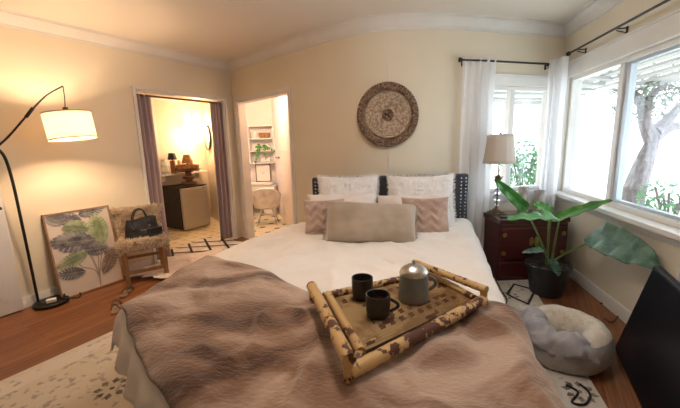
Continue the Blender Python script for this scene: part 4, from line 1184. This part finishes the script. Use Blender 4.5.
# ------------------------------------------------------------------ closet contents
fr0 = V((-2.51, 5.33)); fr1 = V((-2.255, 5.77)); fd = (fr1-fr0).normalized(); fc_ = (fr0+fr1)/2
fb = V((-fd.y, fd.x))
fbv = fb*.27
fcen = fc_+fb*.25
FW, FD, FH = .50, .48, .72
fridge = thing('mini_fridge', 'small black refrigerator with stainless steel door in the closet', 'refrigerator', (fcen.x, fcen.y, .003), math.atan2(fd.y, fd.x))
b = MB(); b.box((0, .02, FH/2+.01), (FW, FD-.06, FH-.03)); b.box((0, 0, FH-.01), (FW+.01, FD, .02)); b.build('cabinet', M['blackp'], fridge, smooth=False, bevel=.006)
b = MB(); b.box((0, -FD/2+.01, FH/2-.005), (FW-.01, .045, FH-.05)); dr = b.build('door', M['fridged'], fridge, smooth=False, bevel=.008)
b = MB(); b.box((.17, -FD/2-.014, FH-.06), (.05, .004, .01)); b.build('badge', M['nail'], dr, smooth=False)
for x in (-.2, .2):
    b = MB(); b.tube([(x, -.15, 0), (x, -.15, .03)], .015, 8); b.build('foot', M['blackp'], fridge)
# stacked wooden stand on the fridge
FT = FH+.004
fm = Matrix.Rotation(math.atan2(fd.y, fd.x), 3, 'Z')
def onf(x, y, z): p = fm @ V((x, y, 0)); return V((fcen.x+p.x, fcen.y+p.y, z))
st = thing('wooden_stand', 'turned dark wooden tiered stand on top of the small refrigerator', 'stand', onf(.1, -.0, FT))
b = MB(); b.lathe([(.001, 0), (.11, 0), (.12, .01), (.115, .03), (.05, .04), (.045, .06), (.085, .075), (.09, .095), (.05, .105), (.045, .15), (.06, .165), (.14, .175), (.15, .2), (.15, .225), (.001, .228)], n=30)
b.build('turned_column', M['dkwood'], st); st.scale = (1.1, 1.1, 1.35)
b = MB(); b.lathe([(.15, .2), (.165, .205), (.165, .24), (.15, .24)], n=30); b.build('rim', M['wicker'], st)
sp_ = onf(.1, -.0, FT+.229*1.35)
g = thing('small_table_lamp', 'small cone shaded lamp standing on the wooden tiered stand', 'lamp', sp_)
b = MB(); b.lathe([(.001, 0), (.05, 0), (.05, .01), (.015, .02), (.012, .06)], n=18); b.build('base', M['dkwood'], g)
b = MB(); b.lathe([(.09, .05), (.05, .19), (.047, .19), (.087, .05)], n=24); b.build('lamp_shade', M['wicker'], g)
# shelf on closet back wall with goods
pS = pcb
def clo(s, o, z): return on(pS, s, o, z)[0]
sl = s_of(pS, (-3.19, 5.26))
can = math.atan2((pS[1]-pS[0]).y, (pS[1]-pS[0]).x)
shz = .90
b = MB(); c = clo(1.66, .11, shz); b.box((0, 0, 0), (.9, .2, .025))
she = b.build('wall_shelf', M['whitep'], loc=c, rz=can, smooth=False, bevel=.003); tag(she, 'white wall shelf in the closet crowded with small goods', 'shelf')
for x in (-.33, .33):
    b = MB(); b.box((x, .04, -.06), (.02, .1, .1)); b.build('bracket', M['whitep'], she, smooth=False)
def item(name, label, cat, s, o, parts, group=None):
    p = clo(s+.50, o, shz+.013); g = thing(name, label, cat, p, can, group)
    for nm, fn, m in parts:
        b = MB(); fn(b); b.build(nm, m, g)
    return g
item('storage_jar', 'clear grey jar with white label at the left end of the closet shelf', 'jar', .84, .12, [('jar_body', lambda b: b.lathe([(.001, 0), (.055, 0), (.06, .02), (.06, .15), (.035, .19), (.03, .22)], n=20), M['glassc']), ('jar_label', lambda b: b.lathe([(.0605, .05), (.0605, .12)], n=20), M['paper']), ('lid', lambda b: b.lathe([(.034, .215), (.034, .24), (.001, .24)], n=18), M['paper'])])
item('tall_box', 'tall white carton beside the storage jar on the closet shelf', 'box', .70, .13, [('carton', lambda b: b.box((0, 0, .14), (.06, .08, .28)), M['paper'])])
rk = item('spice_rack', 'small wooden tiered rack on the closet shelf', 'rack', 1.15, .13, [('shelf_board', lambda b: b.box((0, 0, .02), (.34, .12, .012)), M['ltwood']), ('shelf_board', lambda b: b.box((0, .0, .14), (.34, .12, .012)), M['ltwood']), ('side_panel', lambda b: b.box((-.17, 0, .11), (.012, .12, .22)), M['ltwood']), ('side_panel', lambda b: b.box((.17, 0, .11), (.012, .12, .22)), M['ltwood'])])
for k in range(4):
    p = clo(1.52+k*.085, .13, shz+.013+.146); b = MB(); b.lathe([(.001, 0), (.026, 0), (.028, .01), (.028, .05), (.02, .06), (.02, .07), (.001, .072)], n=14)
    o = b.build('small_jar', [M['paper'], M['pinkp'], M['paper'], M['glassc']][k], loc=p); tag(o, ['white small jar at the far left on the upper tier of the closet rack', 'pink small jar second on the upper tier of the closet rack', 'white small jar third on the upper tier of the closet rack', 'grey glass small jar at the right on the upper tier of the closet rack'][k], 'jar', 'small jars on the closet rack')
    p = clo(1.52+k*.085, .13, shz+.013+.026); b = MB(); b.box((0, 0, .035), (.05, .05, .07))
    o = b.build('small_packet', [M['pinkp'], M['paper'], M['glassc'], M['paper']][k], loc=p, rz=can, smooth=False, bevel=.004); tag(o, ['pink packet on the lower tier of the closet rack', 'white packet left of the grey one on the lower tier of the closet rack', 'grey packet on the lower tier of the closet rack', 'white packet at the right end of the lower tier of the closet rack'][k], 'packet', 'packets on the closet rack')
dl_p = clo(1.08, .13, shz+.013+.148)
g = thing('tiny_lamp', 'tiny lamp with black tapered shade behind the jars on the closet shelf', 'lamp', clo(1.50, .105, shz+.013), can)
b = MB(); b.lathe([(.001, 0), (.03, 0), (.03, .01), (.008, .02), (.008, .25)], n=14); b.build('base', M['blackp'], g)
b = MB(); b.lathe([(.075, .23), (.05, .34), (.047, .34), (.072, .23)], n=24); b.build('lamp_shade', M['blackp'], g)
item('bowl', 'small grey bowl at the right of the closet shelf', 'bowl', 1.45, .12, [('bowl_body', lambda b: b.lathe([(.001, 0), (.04, 0), (.08, .06), (.076, .06), (.036, .008), (.001, .008)], n=22), M['vase'])])
# pan hanging left
# sconce: two glowing shades on the back wall above
gl = thing('wall_light', 'bright glowing wall light with globes on the closet back wall', 'lamp', clo(2.05, .02, 1.60), can)
b = MB(); b.box((0, -.01, .12), (.03, .02, .46)); b.tube([(0, -.02, .0), (0, -.1, .0)], .008, 8); b.tube([(-.12, -.1, 0), (.12, -.1, 0)], .008, 8); b.build('bracket', M['paper'], gl, bevel=.002)
for x, z in ((-.13, .06), (.13, .06), (0, -.10)):
    b = MB(); b.lathe([(.075*math.sin(t*PI/10)+.0005, -.075*math.cos(t*PI/10)) for t in range(11)], (x, -.12, z), 20); b.build('glass_globe', emis('glowing_globe', (1, .72, .4), 7), gl)
# round mirror on side wall
pm = [V((-2.5, 6.48)), V((-1.62, 5.09))]
sm = .36; c, a = on(pm, sm, .02, 1.50)
mi = thing('round_mirror', 'round mirror with dark rim on the right wall of the closet', 'mirror', c, a)
mr = Matrix.Rotation(PI/2, 3, 'X')
b = MB(); b.lathe([(.001, .006), (.2, .006), (.2, -.005)], n=40, mtx=mr); b.build('mirror_glass', M['mirror'], mi)
b = MB(); b.lathe([(.2, -.008), (.215, -.008), (.215, .014), (.2, .014), (.2, -.008)], n=40, mtx=mr); b.build('mirror_rim', M['blackp'], mi)
# black outlet / hook on closet wall
c, a = on(pS, 1.22, .012, .30); b = MB(); b.lathe([(.001, .012), (.025, .012), (.03, 0)], n=16, mtx=mr); o = b.build('wall_socket', M['blackp'], loc=c, rz=a); tag(o, 'small round black wall socket low in the closet', 'socket')

# ------------------------------------------------------------------ washroom contents
WY = 6.95
desk = thing('desk', 'white desk with drawers along the back of the lit side room', 'desk', (-1.62, 6.68, 0))
do = V(desk.location)
DH = .60
b = MB(); b.box((-1.79, 6.67, DH), (.94, .40, .035)); b.build('desk_top', M['whitep'], desk, off=do, smooth=False, bevel=.004)
b = MB(); b.box((-1.82, 6.5, DH-.07), (.8, .03, .1)); b.build('apron', M['whitep'], desk, off=do, smooth=False, bevel=.004)
b = MB(); b.box((-1.36, 6.64, DH/2-.015), (.24, .34, DH-.04)); db = b.build('drawer_unit', M['whitep'], desk, off=do, smooth=False, bevel=.004)
for k in range(4):
    b = MB(); b.box((-1.36, 6.465, .09+k*.138), (.22, .015, .125)); d_ = b.build('drawer', M['trim'], desk, off=do, smooth=False, bevel=.003)
b = MB(); b.box((-2.05, 6.7, DH/2-.02), (.03, .4, DH-.04)); b.build('side_panel', M['whitep'], desk, off=do, smooth=False)
# bookcase / wall shelf
shx0, shx1 = aty(249, 140, 6.82).x, aty(274, 140, 6.82).x
ztop, zbt = aty(260, 126, 6.82).z, aty(260, 163, 6.82).z
bc_ = thing('wall_cabinet', 'white open wall cabinet with three shelves in the side room', 'cabinet', ((shx0+shx1)/2, 6.93, zbt))
bo_ = V(bc_.location); cx = (shx0+shx1)/2; cw = shx1-shx0; chh = ztop-zbt
for x_ in (shx0, shx1):
    b = MB(); b.box((x_, 6.85, (ztop+zbt)/2), (.03, .18, chh)); b.build('side_panel', M['trim'], bc_, off=bo_, smooth=False)
szs = [zbt, zbt+chh*.33, zbt+chh*.66, ztop]
for z in szs:
    b = MB(); b.box((cx, 6.85, z), (cw+.03, .18, .02)); b.build('shelf', M['trim'], bc_, off=bo_, smooth=False)
b = MB(); b.box((cx, 6.935, (ztop+zbt)/2), (cw, .01, chh)); b.build('back_panel', M['trim'], bc_, off=bo_, smooth=False)
b = MB(); b.box((shx0-.14, 6.83, (ztop+zbt)/2), (.2, .02, chh)); b.box((shx0-.14, 6.815, (ztop+zbt)/2), (.14, .012, chh-.08)); b.build('door', M['trim'], bc_, off=bo_, smooth=False, bevel=.003)
def shelf_item(name, label, cat, x, z, fn, m, group=None, rz=0):
    b = MB(); fn(b); o = b.build(name, m, loc=(cx+x, 6.84, z+.011), rz=rz); return tag(o, label, cat, group)
shelf_item('wicker_basket', 'brown wicker basket on the top shelf of the white wall cabinet', 'basket', .06, szs[2], lambda b: b.lathe([(.001, 0), (.1, 0), (.115, .1), (.11, .1), (.09, .01)], n=24, sy=.6), M['wicker'])
shelf_item('round_box', 'white round box left of the wicker basket in the wall cabinet', 'box', -.14, szs[2], lambda b: b.lathe([(.001, 0), (.055, 0), (.055, .12), (.001, .125)], n=20), M['paper'])
for k_, w_ in enumerate((.2, .19, .17)):
    shelf_item('folded_towel', ['white folded towel at the bottom of the stack on the middle cabinet shelf', 'white folded towel in the middle of the stack on the middle cabinet shelf', 'white folded towel on top of the stack on the middle cabinet shelf'][k_], 'towel', .06, szs[1], lambda b: b.box((0, 0, .02+k_*.038), (w_, .12, .035)), M['fluff'], 'folded towels in the wall cabinet')
shelf_item('glass_jar', 'pale jar on the lowest shelf of the wall cabinet', 'jar', -.1, szs[0], lambda b: b.lathe([(.001, 0), (.04, 0), (.045, .06), (.03, .09), (.001, .1)], n=16), M['glassc'])
shelf_item('towel_roll', 'white rolled towel on the lowest shelf of the wall cabinet', 'towel', .06, szs[0], lambda b: b.tube([(-.09, 0, .045), (.09, 0, .045)], .044, 14), M['fluff'])
# trailing plant
tpn = thing('trailing_plant', 'small green trailing plant spilling from the middle cabinet shelf', 'plant', (cx+.02, 6.79, szs[1]+.011))
b = MB(); b.lathe([(.001, 0), (.03, 0), (.038, .05), (.034, .05), (.001, .04)], n=16); b.build('pot', M['paper'], tpn)
b = MB(); rnd = random.Random(5)
for k in range(7):
    e = V((rnd.uniform(-.16, .24), -rnd.uniform(.02, .09), rnd.uniform(-.28, .1))); q = arc((0, 0, .045), (e.x*.6, e.y, .12), e, 8); b.tube(q, .003, 5)
    for p in q[2:]:
        for _ in range(2):
            a = V((rnd.gauss(0, 1), rnd.gauss(0, .5), rnd.gauss(0, 1))).normalized(); s_ = a.cross(V((0, -1, .2))).normalized()
            b.add([p, p+a*.025+s_*.016, p+a*.05, p+a*.025-s_*.016], [(0, 1, 2, 3)])
b.build('vine', M['leaf'], tpn, smooth=False)
# framed picture on desk
fz = DH+.018
x0_, x1_ = aty(256, 180, 6.8).x, aty(271, 180, 6.8).x; zt_ = aty(263, 164, 6.8).z
pf = thing('framed_print', 'white print in thin dark frame standing on the desk', 'picture', ((x0_+x1_)/2, 6.82, fz))
w_, h_ = x1_-x0_, zt_-fz
b = MB()
for (x, z, a, c) in ((0, .008, w_, .016), (0, h_-.008, w_, .016), (-w_/2+.008, h_/2, .016, h_), (w_/2-.008, h_/2, .016, h_)): b.box((x, 0, z), (a, .02, c))
b.build('picture_frame', M['dkwood'], pf, smooth=False)
b = MB(); b.box((0, .003, h_/2), (w_-.02, .01, h_-.02)); b.mi = 1; b.lathe([(.001, .0), (.03, 0)], (0, -.004, h_*.5), 16, mr); b.build('print', [M['paper'], M['pinkfur']], pf, smooth=False)
# shell chair
cp = V((-1.25, 5.72, .003))
sc_ = thing('shell_chair', 'pale upholstered tub chair on thin metal legs at the desk', 'chair', cp, .12)
def shellf(u, v):
    a = -PI*1.06+(u)*PI*1.12   # back is toward the camera (-y)
    r = .23*(.72+.28*v**.5); zz = .30+.36*v*(.55+.45*max(0, -math.sin(a)))
    return V((r*1.05*math.cos(a), r*.95*math.sin(a)-.03*v*max(0, -math.sin(a)), zz))
b = MB(); b.grid(shellf, 40, 12); b.build('backrest', M['chairsh'], sc_, thick=.03)
b = MB(); b.lathe([(.001, .29), (.15, .29), (.19, .31), (.2, .35), (.18, .37), (.001, .375)], n=30); b.build('seat', M['chairsh'], sc_)
for (x, y) in ((-.17, -.17), (.17, -.17), (-.17, .17), (.17, .17)):
    b = MB(); b.tube([(x*.5, y*.5, .3), (x, y, 0)], .009, 8); b.build('leg', M['steel'], sc_)
b = MB(); b.lathe([(.001, 0), (.13, 0), (.15, .02), (.16, .3), (.155, .3), (.14, .02), (.001, .015)], n=24); o = b.build('added_dark_basket', M['blackp'], loc=(-1.80, 6.36, .003)); tag(o, 'added black round basket filling the dark space under the white desk in the side room', 'waste basket')  # black basket added to make the area under the desk dark
# hook on the washroom side wall
pw = [V((-1.30, 6.95)), V((-.50, 4.12))]
c, a = on(pw, .95, .0, 1.12); b = MB(); b.box((0, -.012, 0), (.02, .02, .03)); b.tube([(0, -.02, 0), (0, -.06, .0), (0, -.07, .02)], .006, 8); o = b.build('wall_hook', M['black'], loc=c, rz=a); tag(o, 'small black hook on the right wall of the side room', 'hook')

# ------------------------------------------------------------------ right foreground: dark panel and cords
pA, pB_ = atz(614, 350, 0), atz(645, 418, 0)
pd = (V((pB_.x, pB_.y, 0))-V((pA.x, pA.y, 0))).normalized(); pn = V((-pd.y, pd.x, 0)) 
if pn.x < 0: pn = -pn
tvt = thing('flat_screen', 'large dark flat screen panel leaning at the right edge of the floor', 'screen', (pA.x, pA.y, 0), 0)
tA = aty(654, 265, 1.93)
upv = (tA-V((pA.x, pA.y, 0)))
ln_ = 1.05
thk = pn*.035
b = MB(); P_ = [V((pA.x, pA.y, .012)), V((pA.x, pA.y, .012))+pd*ln_, V((tA.x, tA.y, tA.z))+pd*ln_, tA]
b.add(P_+[p+thk for p in P_], [(0, 1, 2, 3), (7, 6, 5, 4), (0, 4, 5, 1), (3, 2, 6, 7), (0, 3, 7, 4), (1, 5, 6, 2)]); b.build('screen_body', M['blackp'], tvt, off=tvt.location, smooth=False, bevel=.006)
nrm = (P_[1]-P_[0]).cross(P_[3]-P_[0]).normalized(); nrm = nrm if nrm.x < 0 else -nrm
c = sum(P_, V())/4; Q_ = [c+(p-c)*.95+nrm*.002 for p in P_]
b = MB(); b.poly(Q_, .002, nrm); b.build('screen_face', M['tv'], tvt, off=tvt.location, smooth=False)
loop_cord('floor_cord', 'brown cord curving on the floor between pet bed and dark screen', [fl(600, 303, .006), fl(612, 306, .006), fl(620, 312, .006), fl(612, 322, .006), fl(604, 318, .006)], .006, M['cordb'])
loop_cord('floor_cord', 'black tangled cord on the rug below the pet bed', [fl(566, 385, .02), fl(578, 392, .02), fl(572, 402, .02), fl(585, 404, .02), fl(590, 394, .02), fl(580, 384, .02)], .006, M['black'])
loop_cord('floor_cord', 'thin black cord running along the rug beside the bed', [fl(494, 276, .02), fl(500, 288, .02), fl(507, 300, .02), fl(503, 308, .02), fl(512, 314, .02)], .005, M['black'])
q = [fl(507, 294, .02), fl(514, 284, .02), fl(535, 290, .02), fl(528, 304, .02), fl(507, 294, .02)]
b = MB()
for a, c in zip(q[:-1], q[1:]): b.tube([a, c], .009, 6, flat=.5)
o = b.build('black_strap', M['blackp'], off=V(q[0])); tag(o, 'flat black strap lying in a square loop on the rug near the pot', 'strap')

# ------------------------------------------------------------------ lights
def light(name, typ, loc, energy, c, size=.05, rot=None):
    l = bpy.data.lights.new(name, typ); l.energy = energy; l.color = c
    if typ == 'POINT': l.shadow_soft_size = size
    if typ == 'AREA': l.size = size
    o = bpy.data.objects.new(name, l); COL.objects.link(o); o.location = loc
    if rot: o.rotation_euler = rot
    return o
light('arc_lamp_light', 'POINT', bulb_loc+V((0, 0, -.0)), 45, (1, .68, .40), .035)
light('closet_light', 'POINT', clo(1.98, .3, 1.6), 15, (1, .62, .34), .08)
light('side_room_light', 'POINT', (-1.25, 5.15, 2.2), 22, (1, .72, .52), .12)
light('sun_light', 'SUN', (5, 0, 8), .8, (1, .97, .92), .02, (math.radians(38), 0, math.radians(160)))
w = bpy.data.worlds.new('sky'); sc.world = w; w.use_nodes = True
bg = w.node_tree.nodes['Background']; bg.inputs[0].default_value = (.86, .94, 1, 1); bg.inputs[1].default_value = 1.9
# added ceiling globe, unseen above the frame, to brighten the bedroom
cf = thing('added_ceiling_light', 'added round white globe ceiling light hanging on a short bronze stem', 'lamp', (.15, 1.5, ZC-.001))
b = MB(); b.lathe([(.001, 0), (.05, 0), (.05, -.015), (.008, -.02), (.008, -.16)], n=16); b.build('stem', M['abrass'], cf)
b = MB(); b.lathe([(.15*math.sin(t*PI/12)+.0005, -.25-.1*math.cos(t*PI/12)) for t in range(13)], n=30); b.build('diffuser', emis('added_lit_diffuser', (1, .87, .74), 17), cf)

# ------------------------------------------------------------------ camera
cam = bpy.data.cameras.new('camera'); cam.lens = 18.0; cam.sensor_width = 36; cam.clip_start = .02
co = bpy.data.objects.new('camera', cam); COL.objects.link(co)
c_, s_ = math.cos(R), math.sin(R)
X_ = V((1, 0, 0)); U_ = V((0, math.sin(P), math.cos(P))); Bk = -V((0, math.cos(P), -math.sin(P)))
cx_ = X_*c_+U_*s_; cy_ = -X_*s_+U_*c_
mw = Matrix((cx_, cy_, Bk)).transposed().to_4x4(); mw.translation = V((0, 0, H))
co.matrix_world = mw
sc.camera = co
sc.view_settings.view_transform = 'Standard'; sc.view_settings.look = 'None'; sc.view_settings.gamma = 1
sc.view_settings.use_curve_mapping = False; sc.view_settings.exposure = 1.3
sc.cycles.max_bounces = 8; sc.cycles.transparent_max_bounces = 12; sc.cycles.sample_clamp_indirect = 6
